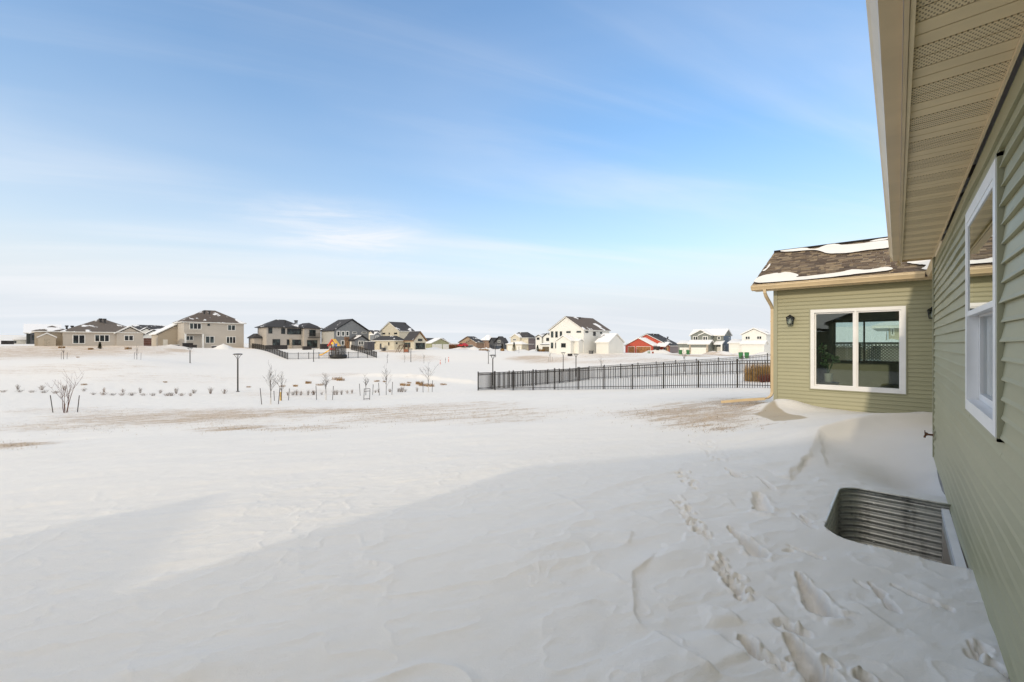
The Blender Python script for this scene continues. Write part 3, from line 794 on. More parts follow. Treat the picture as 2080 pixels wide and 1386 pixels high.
# ---- neighbours seen through the sunroom windows
h = House('snowy_roof_house', 'low house with snowy roof seen through the sunroom windows', 1745, 735, 46)
h.blk((1785, 737), Y=56, xl=1640, b=12, eave=706, wall=TAN, roof='gx', roofmat=R_SN, pitch=.32, oh=.5)
h.blk((1800, 737), Y=48, xl=1768, b=9, eave=711, wall=GREYB, roof='gy', roofmat=R_SN, pitch=.45, oh=.4, cpts=False)
h = House('tall_neighbour_house', 'tall cream neighbouring house at the edge of the sunroom window view', 1812, 738, 38)
A = h.blk((1852, 738), Y=40, xl=1805, b=9, eave=664, wall=CREAM, roof='hip', roofmat=R_SN, pitch=.4, oh=.9)
h.win(A, 'L', (1809, 667, 1817, 682), lambda x, y: (x, y), 1, fw=.08)
B = h.blk((1835, 738), Y=38, xl=1789, b=3, eave=703, wall=GREYB, roof='hip', roofmat=R_SN2, pitch=.3, oh=.5, cpts=False)

tps_fit()
# ------------------------------------------------------------------ snow ground
def seg_d(x, y, a, b):
    ax, ay = a; bx, by = b
    dx, dy = bx - ax, by - ay; l2 = dx * dx + dy * dy + 1e-12
    t = np.clip(((x - ax) * dx + (y - ay) * dy) / l2, 0, 1)
    ex = x - (ax + t * dx); ey = y - (ay + t * dy)
    side = dx * (y - ay) - dy * (x - ax)
    return np.hypot(ex, ey), t, side
class Feat: pass
FEATS = []
def capsule(p, q, r0, r1, depth, zn=n8, rim=0.25):
    a = pix_ground(*zn(*p)); b = pix_ground(*zn(*q))
    FEATS.append(('cap', (a.x, a.y), (b.x, b.y), r0, r1, depth, rim))
def pit(p, r, depth, zn=n8):
    a = pix_ground(*zn(*p)); FEATS.append(('cap', (a.x, a.y), (a.x + .001, a.y), r, r, depth, .35))
def lip(pts, height, width, zn=n8, sharp=0.014, sign=1):
    height *= .50; width *= 1.15
    FEATS.append(('lip', [tuple(pix_ground(*zn(*p)).xy) for p in pts], height, width, sharp, sign))
def ridge(pts, height, width, zn=n8):
    FEATS.append(('rid', [tuple(pix_ground(*zn(*p)).xy) for p in pts], height, width))
rnd = random.Random(3)
# boot prints (deep at the toe, dragged in at the heel)
capsule((640, 455), (662, 535), .055, .075, .10)
capsule((495, 618), (635, 742), .02, .075, .11)
capsule((838, 845), (955, 1025), .02, .085, .12)
capsule((795, 1170), (955, 1375), .03, .085, .12)
capsule((478, 335), (545, 375), .02, .07, .09)
capsule((1195, 885), (1308, 1012), .012, .035, .05); capsule((1192, 884), (1252, 930), .012, .03, .04)
capsule((1310, 890), (1495, 982), .014, .035, .05); capsule((1505, 985), (1590, 1010), .012, .02, .03)
capsule((812, 548), (912, 622), .012, .03, .045); capsule((850, 560), (890, 585), .012, .03, .04)
capsule((790, 705), (945, 765), .012, .03, .045); capsule((770, 730), (800, 728), .02, .03, .03)
capsule((640, 380), (705, 430), .015, .03, .05); capsule((1125, 875), (1170, 905), .015, .02, .02)
for (p, q) in (((1700, 1195), (1750, 1255)), ((1690, 1240), (1715, 1270)), ((1735, 1195), (1762, 1225)), ((1745, 1290), (1800, 1315)), ((1800, 1310), (1890, 1375))):
    capsule(p, q, .02, .03, .045)
# rabbit tracks
def cluster(a, b, n, spread, r):
    for i in range(n):
        t = (i + rnd.random() * .8) / n
        x = a[0] + (b[0] - a[0]) * t + rnd.uniform(-spread, spread); y = a[1] + (b[1] - a[1]) * t + rnd.uniform(-spread, spread) * .5
        pit((x, y), r * rnd.uniform(.7, 1.25), rnd.uniform(.02, .034))
def crumbs(a, b, n, spread, r):
    for i in range(n):
        t = rnd.random(); x = a[0] + (b[0] - a[0]) * t + rnd.uniform(-spread, spread); y = a[1] + (b[1] - a[1]) * t + rnd.uniform(-spread, spread) * .6
        q = pix_ground(*n8(x, y)); FEATS.append(('bump', (q.x, q.y), r * rnd.uniform(.6, 1.3), rnd.uniform(.01, .024)))
crumbs((235, 475), (375, 670), 34, 36, .026); crumbs((415, 765), (580, 955), 34, 34, .024); crumbs((250, 340), (320, 425), 16, 36, .024); crumbs((330, 180), (460, 285), 40, 60, .03)
crumbs((740, 1090), (870, 1150), 8, 14, .022); crumbs((800, 1290), (1010, 1320), 10, 18, .022); crumbs((1690, 1190), (1780, 1290), 8, 20, .02)
cluster((235, 485), (375, 670), 26, 32, .030)
cluster((415, 775), (580, 955), 26, 32, .028)
cluster((250, 345), (320, 425), 12, 34, .028)
cluster((560, 1160), (650, 1270), 9, 16, .035)
cluster((745, 1095), (870, 1145), 8, 12, .03)
cluster((810, 1290), (1010, 1310), 7, 16, .034)
cluster((1150, 1370), (1180, 1380), 3, 10, .03)
cluster((330, 180), (460, 280), 26, 55, .026)
cluster((700, 1275), (760, 1320), 3, 10, .03)
# wind-cut lips and low sastrugi
lip([(130, 735), (85, 800), (30, 845), (12, 920), (22, 1020), (70, 1130)], .05, .22, sign=-1)
lip([(15, 640), (0, 700)], .03, .15, sign=-1)
lip([(285, 640), (270, 690), (215, 712), (160, 700)], .04, .2, sign=1)
lip([(640, 960), (720, 1010), (765, 1060), (800, 1090)], .04, .3, sign=-1)
lip([(560, 1100), (700, 1095), (745, 1140), (745, 1200)], .035, .2, sign=-1)
lip([(330, 1000), (440, 1010), (520, 1060), (570, 1110)], .05, .25, sign=-1)
lip([(400, 1120), (480, 1200), (560, 1250), (610, 1290)], .05, .3, sign=-1)
lip([(120, 1140), (230, 1230), (330, 1310), (440, 1380)], .06, .4, sign=-1)
lip([(1060, 960), (1200, 1050), (1370, 1150)], .035, .35, sign=-1)
lip([(700, 370), (795, 382), (800, 345), (870, 300), (905, 265)], .06, .35, sign=1)
lip([(935, 200), (950, 240), (962, 280), (985, 330)], .05, .3, sign=-1)
lip([(905, 380), (945, 395), (1000, 380)], .03, .15, sign=1)
lip([(1130, 375), (1150, 400), (1175, 385)], .02, .1, sign=1)
lip([(530, 515), (500, 480), (440, 470)], .025, .2, sign=1)
# long crest of the wind scoop beside the wall
ridge([(880, 290), (945, 200), (1050, 165), (1200, 120), (1400, 90), (1505, 80)], .29, .42)
# drift against the sunroom
zw = zone(1510, 640, 6.3)
SNOWMOUND = True
tps = None
def near_detail(x, y):
    r = np.hypot(x, y)
    h = np.zeros_like(x)
    fade = np.clip((45 - r) / 30, 0, 1)
    # wind aligned noise (long axis along the wind, roughly across the picture)
    wx = x * RT.x + y * RT.y; wy = -x * RT.y + y * RT.x
    c, s = math.cos(.35), math.sin(.35)
    ux = wx * c + wy * s; uy = -wx * s + wy * c
    h += fade * 0.16 * fbm(ux * .16, uy * .34, 3, 3)
    h += fade * 0.040 * fbm(ux * .9, uy * 2.6, 4, 9)
    pr = 1 - np.abs(fbm(ux * 1.1 + 1.7 * fbm(ux * .5, uy * .5, 2, 71), uy * 1.5, 2, 31)) * 5
    h += np.clip((9 - r) / 6, 0, 1) * 0.022 * np.clip(pr, 0, 1) ** 2 * np.clip((x + 5) / 3, 0, 1)
    pr2 = 1 - np.abs(fbm(ux * 2.6 + 2 * fbm(ux * .9, uy * .9, 2, 73), uy * 4.2, 3, 33)) * 4
    h += np.clip((12 - r) / 7, 0, 1) * 0.008 * np.clip(pr2, 0, 1) ** 3
    h += np.clip((60 - r) / 40, 0, 1) * 0.007 * fbm(ux * 7, uy * 14, 3, 5)
    # rougher crusted turf in the swale
    rough = np.clip((r - 14) / 8, 0, 1) * np.clip((90 - r) / 30, 0, 1)
    h += rough * 0.13 * np.abs(fbm(ux * .35, uy * 1.0, 4, 21)) + rough * .05 * fbm(ux * 1.6, uy * 4, 3, 23)
    nearm = r < 16
    for f in FEATS:
        if f[0] == 'cap':
            _, a, b, r0, r1, dep, rim = f
            R_ = max(r0, r1) * 3.2
            k = np.where((x > min(a[0], b[0]) - R_) & (x < max(a[0], b[0]) + R_) & (y > min(a[1], b[1]) - R_) & (y < max(a[1], b[1]) + R_))[0]
            if len(k) == 0: continue
            d, t, sd = seg_d(x[k], y[k], a, b)
            rr = r0 + (r1 - r0) * t
            dd = dep * (0.35 + .65 * t) if r0 != r1 else dep
            wob = 1 + .45 * fbm(x[k] * 22, y[k] * 22, 2, 40)
            dd = dd * 1.2
            q = d / (rr * wob)
            prof = np.where(q < 1.1, -(1 - np.minimum(q / 1.1, 1) ** 4), 0) * dd
            if r1 > .06: prof += np.where(q < 1.1, .035 * fbm(x[k] * 26, y[k] * 26, 3, 47) + .02 * fbm(x[k] * 60, y[k] * 60, 2, 48), 0)
            prof += rim * .7 * dd * np.exp(-((q - 1.35) / .4) ** 2) * np.clip(.4 + 2.5 * fbm(x[k] * 14, y[k] * 14, 2, 44), 0, 1.4)
            h[k] += prof
        elif f[0] == 'bump':
            _, a, rr, hh = f
            k = np.where((np.abs(x - a[0]) < rr * 2) & (np.abs(y - a[1]) < rr * 2))[0]
            if len(k): h[k] += hh * np.clip(1 - ((x[k] - a[0]) ** 2 + (y[k] - a[1]) ** 2) / rr ** 2 * (1 + .8 * fbm(x[k] * 30, y[k] * 30, 2, 55)), 0, 1) ** .7
        elif f[0] == 'lip':
            _, pts, hh, wd, sh, sign = f
            xs = [p[0] for p in pts]; ys = [p[1] for p in pts]
            k = np.where((x > min(xs) - wd * 3) & (x < max(xs) + wd * 3) & (y > min(ys) - wd * 3) & (y < max(ys) + wd * 3))[0]
            if len(k) == 0: continue
            jx = x[k] + .09 * fbm(x[k] * 3.1, y[k] * 3.1, 3, 50); jy = y[k] + .09 * fbm(x[k] * 3.1, y[k] * 3.1, 3, 51)
            best = np.full(len(k), 1e9); bs = np.zeros(len(k)); bt = np.zeros(len(k)); n = len(pts) - 1
            for i in range(n):
                d, t, sd = seg_d(jx, jy, pts[i], pts[i + 1])
                m = d < best; best[m] = d[m]; bs[m] = sd[m]; bt[m] = (i + t[m]) / n
            ends = np.clip(bt * 5, 0, 1) * np.clip((1 - bt) * 5, 0, 1)
            pos = (bs * sign) > 0
            prof = np.where(pos, np.exp(-best / wd), np.exp(-best / sh) * 1.0)
            h[k] += hh * ends * (prof - np.where(pos, 0, 0))
        elif f[0] == 'rid':
            _, pts, hh, wd = f
            best = np.full(len(x), 1e9); bs = np.zeros(len(x)); bt = np.zeros(len(x)); n = len(pts) - 1
            k = np.where(nearm)[0]
            for i in range(n):
                d, t, sd = seg_d(x[k], y[k], pts[i], pts[i + 1])
                m = d < best[k]; kk = k[m]; best[kk] = d[m]; bs[kk] = sd[m]; bt[kk] = (i + t[m]) / n
            prof = np.where(bs < 0, np.exp(-(best / (wd * .42)) ** 1.1), np.exp(-(best / (wd * 2.2)) ** 1.5))
            h += hh * prof * np.clip(bt * 4 + .15, 0, 1) * nearm
    # wind scoop between the crest and the green wall
    h -= .30 * np.exp(-(((x - .15) / .55) ** 2 + ((y - 8.3) / 1.25) ** 2))
    # drift packed against the sunroom wall, cut off sharply at its left end
    along = np.clip((x + 2.62) / .16, 0, 1) * np.clip((2.2 - x) / 1.2, 0, 1)
    crest = .19 * np.exp(-((x + 2.2) / .55) ** 2) + .04 * np.exp(-((x + .9) / .9) ** 2)
    yy = (13.65 - .25 * np.exp(-((x + 2.0) / .8) ** 2)) - y
    fall = np.where(yy < 0, np.exp(-(yy / .55) ** 2), np.exp(-(yy / .38) ** 2))
    h += crest * along * fall
    # its wind shadow: a low smooth tail left and in front
    h += .14 * np.exp(-(((x + 2.55) / .38) ** 2 + ((y - 12.95) / .55) ** 2))
    h -= .10 * np.exp(-(((x - .1) / 1.3) ** 2 + ((y - 13.6) / 1.0) ** 2))
    # lit snow berm along the swale path and piles by the far drives
    return h
BERM = [tuple(P(px, 757, 57).xy) for px in (700, 760)] + [tuple(P(860, 752, 56).xy), tuple(P(957, 764, 52).xy), tuple(P(1010, 770, 50).xy)]
def mid_detail(x, y):
    h = np.zeros_like(x)
    r = np.hypot(x, y)
    k = np.where((r > 35) & (r < 80))[0]
    best = np.full(len(k), 1e9); bt = np.zeros(len(k))
    for i in range(len(BERM) - 1):
        d, t, sd = seg_d(x[k], y[k], BERM[i], BERM[i + 1]); m = d < best; best[m] = d[m]; bt[m] = (i + t[m]) / (len(BERM) - 1)
    h[k] += .38 * np.exp(-(best / 1.1) ** 2) * np.clip(bt * 4, 0, 1) * np.clip((1 - bt) * 4, 0, 1) * (1 + .8 * fbm(x[k] * .8, y[k] * .8, 3, 61))
    for (px, py, Z, hh, w) in PILES:
        v = P(px, py, Z)
        k = np.where(np.hypot(x - v.x, y - v.y) < w * 4)[0]
        d = np.hypot(x[k] - v.x, y[k] - v.y)
        h[k] += hh * np.exp(-(d / w) ** 2) * (1 + .9 * fbm(x[k] * .9, y[k] * .9, 3, 63))
    return h
PILES = [(455, 708, 99, 1.2, 1.6), (350, 706, 98, .5, 2.2), (1335, 720, 118, 1.0, 1.8), (1350, 721, 118, .8, 1.6), (1320, 720, 117, .6, 1.5), (1450, 721, 104, .9, 2.0), (1475, 722, 104, .7, 1.6), (1500, 723, 98, .5, 1.5), (1550, 724, 94, .9, 1.8),
         (960, 710, 150, 1.0, 2.5), (990, 711, 150, 1.1, 3), (935, 710, 150, .9, 2.5), (1018, 713, 140, .9, 2.2), (1060, 714, 138, .8, 2.2), (1085, 716, 132, .7, 2), (880, 712, 135, .6, 3), (862, 711, 128, .5, 2)]
def height(x, y):
    x = np.atleast_1d(np.asarray(x, float)); y = np.atleast_1d(np.asarray(y, float))
    return base_h(x, y) + near_detail(x, y) + mid_detail(x, y)
def GZ(x, y): return float(height([x], [y])[0])

def inside_well(x, y, pad=0.0):
    x0, x1, ya, yb = WELL; rr = .22
    cx_ = np.clip(x, x0 + rr, 9); cy_ = np.clip(y, ya + rr, yb - rr)
    return np.hypot(x - cx_, y - cy_) - rr      # signed distance, negative inside
def make_ground():
    a_d = np.radians(np.arange(-20, 106.01, .14)); a_c = np.radians(np.arange(109, 337.1, 3.0))
    ang = np.concatenate([a_d, a_c]); nA = len(ang)
    rad = [0.7]
    while rad[-1] < 6.5: rad.append(rad[-1] * 1.0045)
    while rad[-1] < 20: rad.append(rad[-1] * 1.0068)
    while rad[-1] < 170: rad.append(rad[-1] * 1.0125)
    while rad[-1] < 4200: rad.append(rad[-1] * 1.07)
    rad = np.array(rad); nR = len(rad)
    rr, aa = np.meshgrid(rad, ang, indexing='ij')
    x = (-rr * np.sin(aa)).ravel(); y = (rr * np.cos(aa)).ravel()
    # close the sheet neatly round the window well
    sd = inside_well(x, y)
    near = np.where((sd < 0.012) & (sd > -.045) & (x < .40))[0]
    for _ in range(4):
        e = 1e-4
        s0 = inside_well(x[near], y[near]); gx = (inside_well(x[near] + e, y[near]) - s0) / e; gy = (inside_well(x[near], y[near] + e) - s0) / e
        x[near] -= gx * s0; y[near] -= gy * s0
    z = height(x, y)
    sd = inside_well(x, y)
    # snow sinks a little against the steel rim, and thins towards the walls
    z += (.03 * np.clip((5.2 - y) / .5, 0, 1) - .012) * np.exp(-np.clip(sd, 0, 9) / .12) * (np.hypot(x, y) < 9)
    V = np.stack([x, y, z], 1)
    i, j = np.meshgrid(np.arange(nR - 1), np.arange(nA), indexing='ij')
    j2 = (j + 1) % nA
    Fq = np.stack([i * nA + j, (i + 1) * nA + j, (i + 1) * nA + j2, i * nA + j2], -1).reshape(-1, 4)
    ins = sd < -.004
    Fq = Fq[~ins[Fq].any(1)]
    V = np.vstack([V, [[0, 0, float(z[:nA].mean())]]])
    tri = np.stack([np.arange(nA), (np.arange(nA) + 1) % nA, np.full(nA, len(V) - 1)], -1)
    me = bpy.data.meshes.new('snow_ground')
    nl = Fq.size + tri.size
    me.vertices.add(len(V)); me.vertices.foreach_set('co', V.ravel())
    me.loops.add(nl); me.loops.foreach_set('vertex_index', np.concatenate([Fq.ravel(), tri.ravel()]).astype(np.int32))
    npoly = len(Fq) + len(tri)
    me.polygons.add(npoly)
    st = np.concatenate([np.arange(len(Fq)) * 4, Fq.size + np.arange(len(tri)) * 3]).astype(np.int32)
    me.polygons.foreach_set('loop_start', st)
    me.polygons.foreach_set('use_smooth', np.ones(npoly, bool))
    me.update(calc_edges=True)
    # bare turf / blown soil amount per vertex, in patches on the land
    xx, yy = V[:, 0], V[:, 1]; d = np.zeros(len(V))
    for (px, py, hw, hh, amt) in DIRT:
        c0 = pix_any(px, py); e1 = pix_any(px + hw, py); e2 = pix_any(px, max(py - hh, 701.5)); e3 = pix_any(px, py + hh)
        u = (e1 - c0); u.z = 0; lu = u.length; u.normalize()
        w = Vector((-u.y, u.x, 0)); lf = abs((e2 - c0).dot(w)); ln = abs((e3 - c0).dot(w))
        a = (xx - c0.x) * u.x + (yy - c0.y) * u.y; b = (xx - c0.x) * w.x + (yy - c0.y) * w.y
        bb = np.where(b * (1 if (e2 - c0).dot(w) > 0 else -1) > 0, b / max(lf, .3), b / max(ln, .3))
        d = np.maximum(d, amt * np.exp(-((a / lu) ** 2 + bb ** 2) ** 1.5))
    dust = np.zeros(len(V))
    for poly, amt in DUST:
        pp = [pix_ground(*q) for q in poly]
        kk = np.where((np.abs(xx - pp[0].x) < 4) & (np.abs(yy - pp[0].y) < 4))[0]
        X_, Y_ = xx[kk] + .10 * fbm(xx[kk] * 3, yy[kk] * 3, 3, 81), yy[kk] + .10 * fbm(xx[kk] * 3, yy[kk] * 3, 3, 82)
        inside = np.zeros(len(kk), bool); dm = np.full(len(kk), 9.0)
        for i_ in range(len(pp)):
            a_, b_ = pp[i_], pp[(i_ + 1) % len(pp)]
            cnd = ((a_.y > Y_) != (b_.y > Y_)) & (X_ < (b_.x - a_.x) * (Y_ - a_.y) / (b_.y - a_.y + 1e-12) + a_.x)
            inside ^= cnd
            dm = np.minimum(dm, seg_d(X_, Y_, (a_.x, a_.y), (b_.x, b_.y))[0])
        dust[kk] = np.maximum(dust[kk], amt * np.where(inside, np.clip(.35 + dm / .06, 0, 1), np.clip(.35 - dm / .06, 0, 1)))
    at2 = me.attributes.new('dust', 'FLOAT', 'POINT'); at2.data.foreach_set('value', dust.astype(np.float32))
    at = me.attributes.new('turf', 'FLOAT', 'POINT'); at.data.foreach_set('value', d.astype(np.float32))
    m, t, b = newmat('wind_packed_snow')
    p = posn(t)
    att = t.nodes.new('ShaderNodeAttribute'); att.attribute_name = 'turf'; tv = att.outputs['Fac']
    rot = -(math.pi / 2 - TH) - .25
    st1 = noisen(t, p, 1.0, 7, 0.68, (0.42, 2.6, 1.0), rot)
    st2 = noisen(t, p, 11.0, 6, 0.75, (0.3, 1.9, 1.0), rot)
    mixs = mathn(t, 'ADD', mathn(t, 'MULTIPLY', st1, .5), mathn(t, 'MULTIPLY', st2, .5))
    thr = mathn(t, 'SUBTRACT', 0.622, mathn(t, 'MULTIPLY', tv, 0.29))
    mask = t.nodes.new('ShaderNodeMapRange'); mask.interpolation_type = 'SMOOTHSTEP'
    t.links.new(mixs, mask.inputs[0]); t.links.new(thr, mask.inputs[1]); t.links.new(mathn(t, 'ADD', thr, 0.09), mask.inputs[2])
    mk = mathn(t, 'MULTIPLY', mask.outputs[0], rampn(t, tv, 0.02, .2))
    veil = mathn(t, 'MULTIPLY', rampn(t, tv, 0.15, 1.0), 0.42)
    broad = noisen(t, p, .12, 4, .6); fine = noisen(t, p, 1.7, 6, .65, (0.6, 1.8, 1), rot)
    snow = mixn(t, (0.765, 0.73, 0.68), (0.86, 0.825, 0.775), mathn(t, 'ADD', mathn(t, 'MULTIPLY', broad, .5), mathn(t, 'MULTIPLY', fine, .5)))
    snow = mixn(t, snow, (0.72, 0.60, 0.50), veil)
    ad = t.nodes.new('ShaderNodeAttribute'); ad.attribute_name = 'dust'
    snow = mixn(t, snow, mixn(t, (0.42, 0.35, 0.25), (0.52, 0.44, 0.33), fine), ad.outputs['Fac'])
    soil = mixn(t, (0.27, 0.155, 0.07), (0.64, 0.46, 0.27), rampn(t, noisen(t, p, 34, 5, .75), .32, .68))
    t.links.new(mixn(t, snow, soil, mathn(t, 'MULTIPLY', mk, .72)), b.inputs['Base Color'])
    b.inputs['Roughness'].default_value = 0.62; b.inputs['Specular IOR Level'].default_value = 0.25
    bp = t.nodes.new('ShaderNodeBump'); bp.inputs['Strength'].default_value = 0.6; bp.inputs['Distance'].default_value = 0.03
    g1 = noisen(t, p, 85, 6, .8); g2 = noisen(t, p, 7, 5, .6, (0.5, 1.7, 1), rot)
    hh_ = mathn(t, 'ADD', mathn(t, 'MULTIPLY', g1, .34), mathn(t, 'ADD', mathn(t, 'MULTIPLY', g2, .3), mathn(t, 'MULTIPLY', mk, .5)))
    t.links.new(hh_, bp.inputs['Height']); t.links.new(bp.outputs[0], b.inputs['Normal'])
    me.materials.append(m)
    o = bpy.data.objects.new('snow_ground', me); COL.objects.link(o); o['kind'] = 'structure'
    o['label'] = 'wind-packed snow covering the yard and swale'
    return o
def pix_any(px, py):
    """first place where the sight line meets the land"""
    d = ray(px)
    Zs = np.concatenate([np.arange(2, 40, .15), np.arange(40, 260, .8)])
    zz = CAMH - (py - HOR) / F * Zs
    hh = base_h(d.x * Zs, d.y * Zs)
    k = np.where(zz <= hh)[0]
    Z = Zs[k[0]] if len(k) else 250.0
    v = d * Z
    return Vector((v.x, v.y, CAMH - (py - HOR) / F * Z))
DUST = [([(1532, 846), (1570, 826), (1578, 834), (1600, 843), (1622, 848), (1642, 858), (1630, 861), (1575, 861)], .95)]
DIRT = [(1420, 846, 190, 34, .62), (1500, 822, 90, 14, .7), (1320, 842, 140, 18, .55), (1440, 870, 110, 16, .5), (1530, 818, 40, 8, .85),
        (330, 850, 360, 32, .62), (640, 838, 260, 9, .62), (430, 846, 160, 8, .7), (140, 866, 180, 18, .52), (20, 905, 70, 12, .7), (600, 868, 170, 9, .42), (860, 832, 230, 14, .5), (1000, 836, 220, 14, .42), (470, 868, 90, 8, .6),
        (90, 835, 120, 10, .42), (240, 838, 160, 12, .42), (560, 806, 90, 14, .25), (850, 848, 320, 16, .5),
        (130, 716, 280, 15, .62), (20, 722, 120, 18, .6), (290, 714, 110, 12, .55), (360, 713, 40, 6, .7), (850, 728, 62, 9, .5), (800, 714, 40, 3, .8), (1110, 733, 70, 9, .6), (1075, 728, 60, 7, .7), (1230, 724, 110, 7, .5), (1300, 733, 130, 8, .5), (1215, 736, 90, 8, .5),
        (690, 762, 90, 6, .45), (870, 768, 80, 5, .3), (120, 750, 260, 14, .42), (350, 770, 300, 14, .35), (600, 800, 200, 14, .4), (1330, 770, 190, 14, .2), (1130, 775, 120, 12, .22), (510, 708, 14, 2, .9), (1405, 723, 40, 3, .8), (1490, 723, 40, 3, .75)]
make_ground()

# ------------------------------------------------------------------ our green house
def vinyl(name, col):
    m, t, b = newmat(name)
    p = posn(t)
    n = noisen(t, p, 1.3, 4, .6); n2 = noisen(t, p, 14, 5, .7, (.15, .15, 3.0))
    s = mathn(t, 'ADD', mathn(t, 'MULTIPLY', n, .6), mathn(t, 'MULTIPLY', n2, .4))
    oi = t.nodes.new('ShaderNodeObjectInfo')
    s = mathn(t, 'ADD', mathn(t, 'MULTIPLY', s, .8), mathn(t, 'MULTIPLY', oi.outputs['Random'], .25))
    t.links.new(mixn(t, tuple(c * .86 for c in col), tuple(c * 1.1 for c in col), s), b.inputs['Base Color'])
    b.inputs['Roughness'].default_value = 0.42; b.inputs['Specular IOR Level'].default_value = .45
    bp = t.nodes.new('ShaderNodeBump'); bp.inputs['Strength'].default_value = .12; bp.inputs['Distance'].default_value = .004
    t.links.new(noisen(t, p, 5, 5, .6, (1, 1, 14)), bp.inputs['Height']); t.links.new(bp.outputs[0], b.inputs['Normal'])
    return m
SID = vinyl('sage_vinyl', (0.34, 0.325, 0.20))
SIDC = vinyl('sage_corner_trim', (0.34, 0.33, 0.225))
SOFF = pm('tan_soffit', (0.74, 0.595, 0.38), .5, .05, 2)
GUT = pm('tan_aluminium', (0.60, 0.46, 0.28), .38, .06, 2, spec=.5)
VIN = pm('white_vinyl', (0.82, 0.81, 0.80), .35, .03, 3, spec=.5)
CONC = pm('foundation_concrete', (.30, .29, .28), .9, .2, 6, bump=.4)
BLK = pm('black_metal', (0.018, 0.017, 0.016), .45, .2, 8)
mv, t, b = newmat('vented_soffit')
to = t.nodes.new('ShaderNodeTexCoord').outputs['Object']
sp = t.nodes.new('ShaderNodeSeparateXYZ'); t.links.new(to, sp.inputs[0])
rowf = mathn(t, 'DIVIDE', sp.outputs[1], .0155); row = mathn(t, 'FLOOR', rowf); fy = mathn(t, 'FRACT', rowf)
fx = mathn(t, 'FRACT', mathn(t, 'ADD', mathn(t, 'DIVIDE', sp.outputs[0], .017), mathn(t, 'MULTIPLY', row, .5)))
hole = mathn(t, 'MULTIPLY', mathn(t, 'LESS_THAN', fy, .72), mathn(t, 'LESS_THAN', fx, .36))
t.links.new(mixn(t, (.74, .595, .38), (.30, .23, .14), hole), b.inputs['Base Color'])
bp = t.nodes.new('ShaderNodeBump'); bp.inputs['Distance'].default_value = .004; t.links.new(mathn(t, 'SUBTRACT', 1, hole), bp.inputs['Height']); t.links.new(bp.outputs[0], b.inputs['Normal'])
b.inputs['Roughness'].default_value = .55
VENT = mv

WX = 0.416; YE = 9.04; ZS = 3.0; LAP = 0.1016
house = thing('green_house', 'sage green vinyl-sided house with tan eaves and sunroom wing', 'house', (WX, 4, 0))
# --- long green wall
w1 = (3.45, 4.75, 1.226, 2.655)           # window opening y0 y1 z0 z1
wall = MB()
wall.box(WX + .012, WX + .16, -4.0, w1[0], -.02, ZS); wall.box(WX + .012, WX + .16, w1[1], YE - .01, -.02, ZS)
wall.box(WX + .012, WX + .16, w1[0], w1[1], -.02, w1[2]); wall.box(WX + .012, WX + .16, w1[0], w1[1], w1[3], ZS)
wallo = wall.build('wall', SID, house)
def board_y(y0, y1, z, parent, seed, hgt=LAP):
    n = max(2, int((y1 - y0) / .22)); r = random.Random(seed)
    ph = r.uniform(0, 6); amp = .0035
    m = MB(); vs = []; fs = []
    prof = [(.011, hgt + .004), (.002, hgt * .98), (-.010, .022), (-.0165, .004), (-.0165, -.001), (.010, .0)]
    k = len(prof)
    for i in range(n + 1):
        y = y0 + (y1 - y0) * i / n
        wob = amp * (math.sin(y * 2.1 + ph) + .6 * math.sin(y * 4.7 + ph * 2)); wz = .0022 * math.sin(y * 1.3 + ph * 1.7)
        for j, (px_, pz) in enumerate(prof): vs.append((WX + px_ + (wob if j in (2, 3, 4) else 0), y, z + pz + (wz if j in (2, 3, 4) else 0)))
    for i in range(n):
        for j in range(k): fs.append((i * k + j, i * k + (j + 1) % k, (i + 1) * k + (j + 1) % k, (i + 1) * k + j))
    fs.append(tuple(range(k))); fs.append(tuple(reversed(range(n * k, n * k + k))))
    m.add(vs, fs)
    return m.build('siding_board', SID, parent)
nb = int((ZS + .02) / LAP)
for i in range(nb):
    z = -.02 + i * LAP
    hgt = LAP if i < nb - 1 else ZS - z - .02
    if z + LAP > w1[2] - .055 and z < w1[3] + .05:
        if z + .02 < w1[2] - .055 or z + LAP > w1[3] + .07:
            pass
        board_y(-4.0, w1[0] - .065, z, wallo, i, hgt); board_y(w1[1] + .065, YE, z, wallo, i + 100, hgt)
        if z + LAP > w1[3] + .05: board_y(w1[0] - .064, w1[1] + .064, max(z, w1[3] + .056), wallo, i + 200, z + LAP - max(z, w1[3] + .056))
        if z < w1[2] - .06: board_y(w1[0] - .064, w1[1] + .064, z, wallo, i + 300, min(LAP, w1[2] - .056 - z))
    else: board_y(-4.0, YE, z, wallo, i, hgt)
m = MB(); m.box(WX - .004, WX + .09, YE + .004, YE + .026, -.02, ZS - .002); m.box(WX - .026, WX - .004, YE - .028, YE + .026, -.02, ZS - .002); m.build('corner_post', SIDC, house)
m = MB(); m.box(WX + .02, WX + .2, -4, YE - .02, -1.6, -.022); m.build('foundation', CONC, house)
m = MB(); m.box(WX + .02, 12.4, YE - .008, YE + .003, -.5, ZS); m.build('end_wall', SID, house)
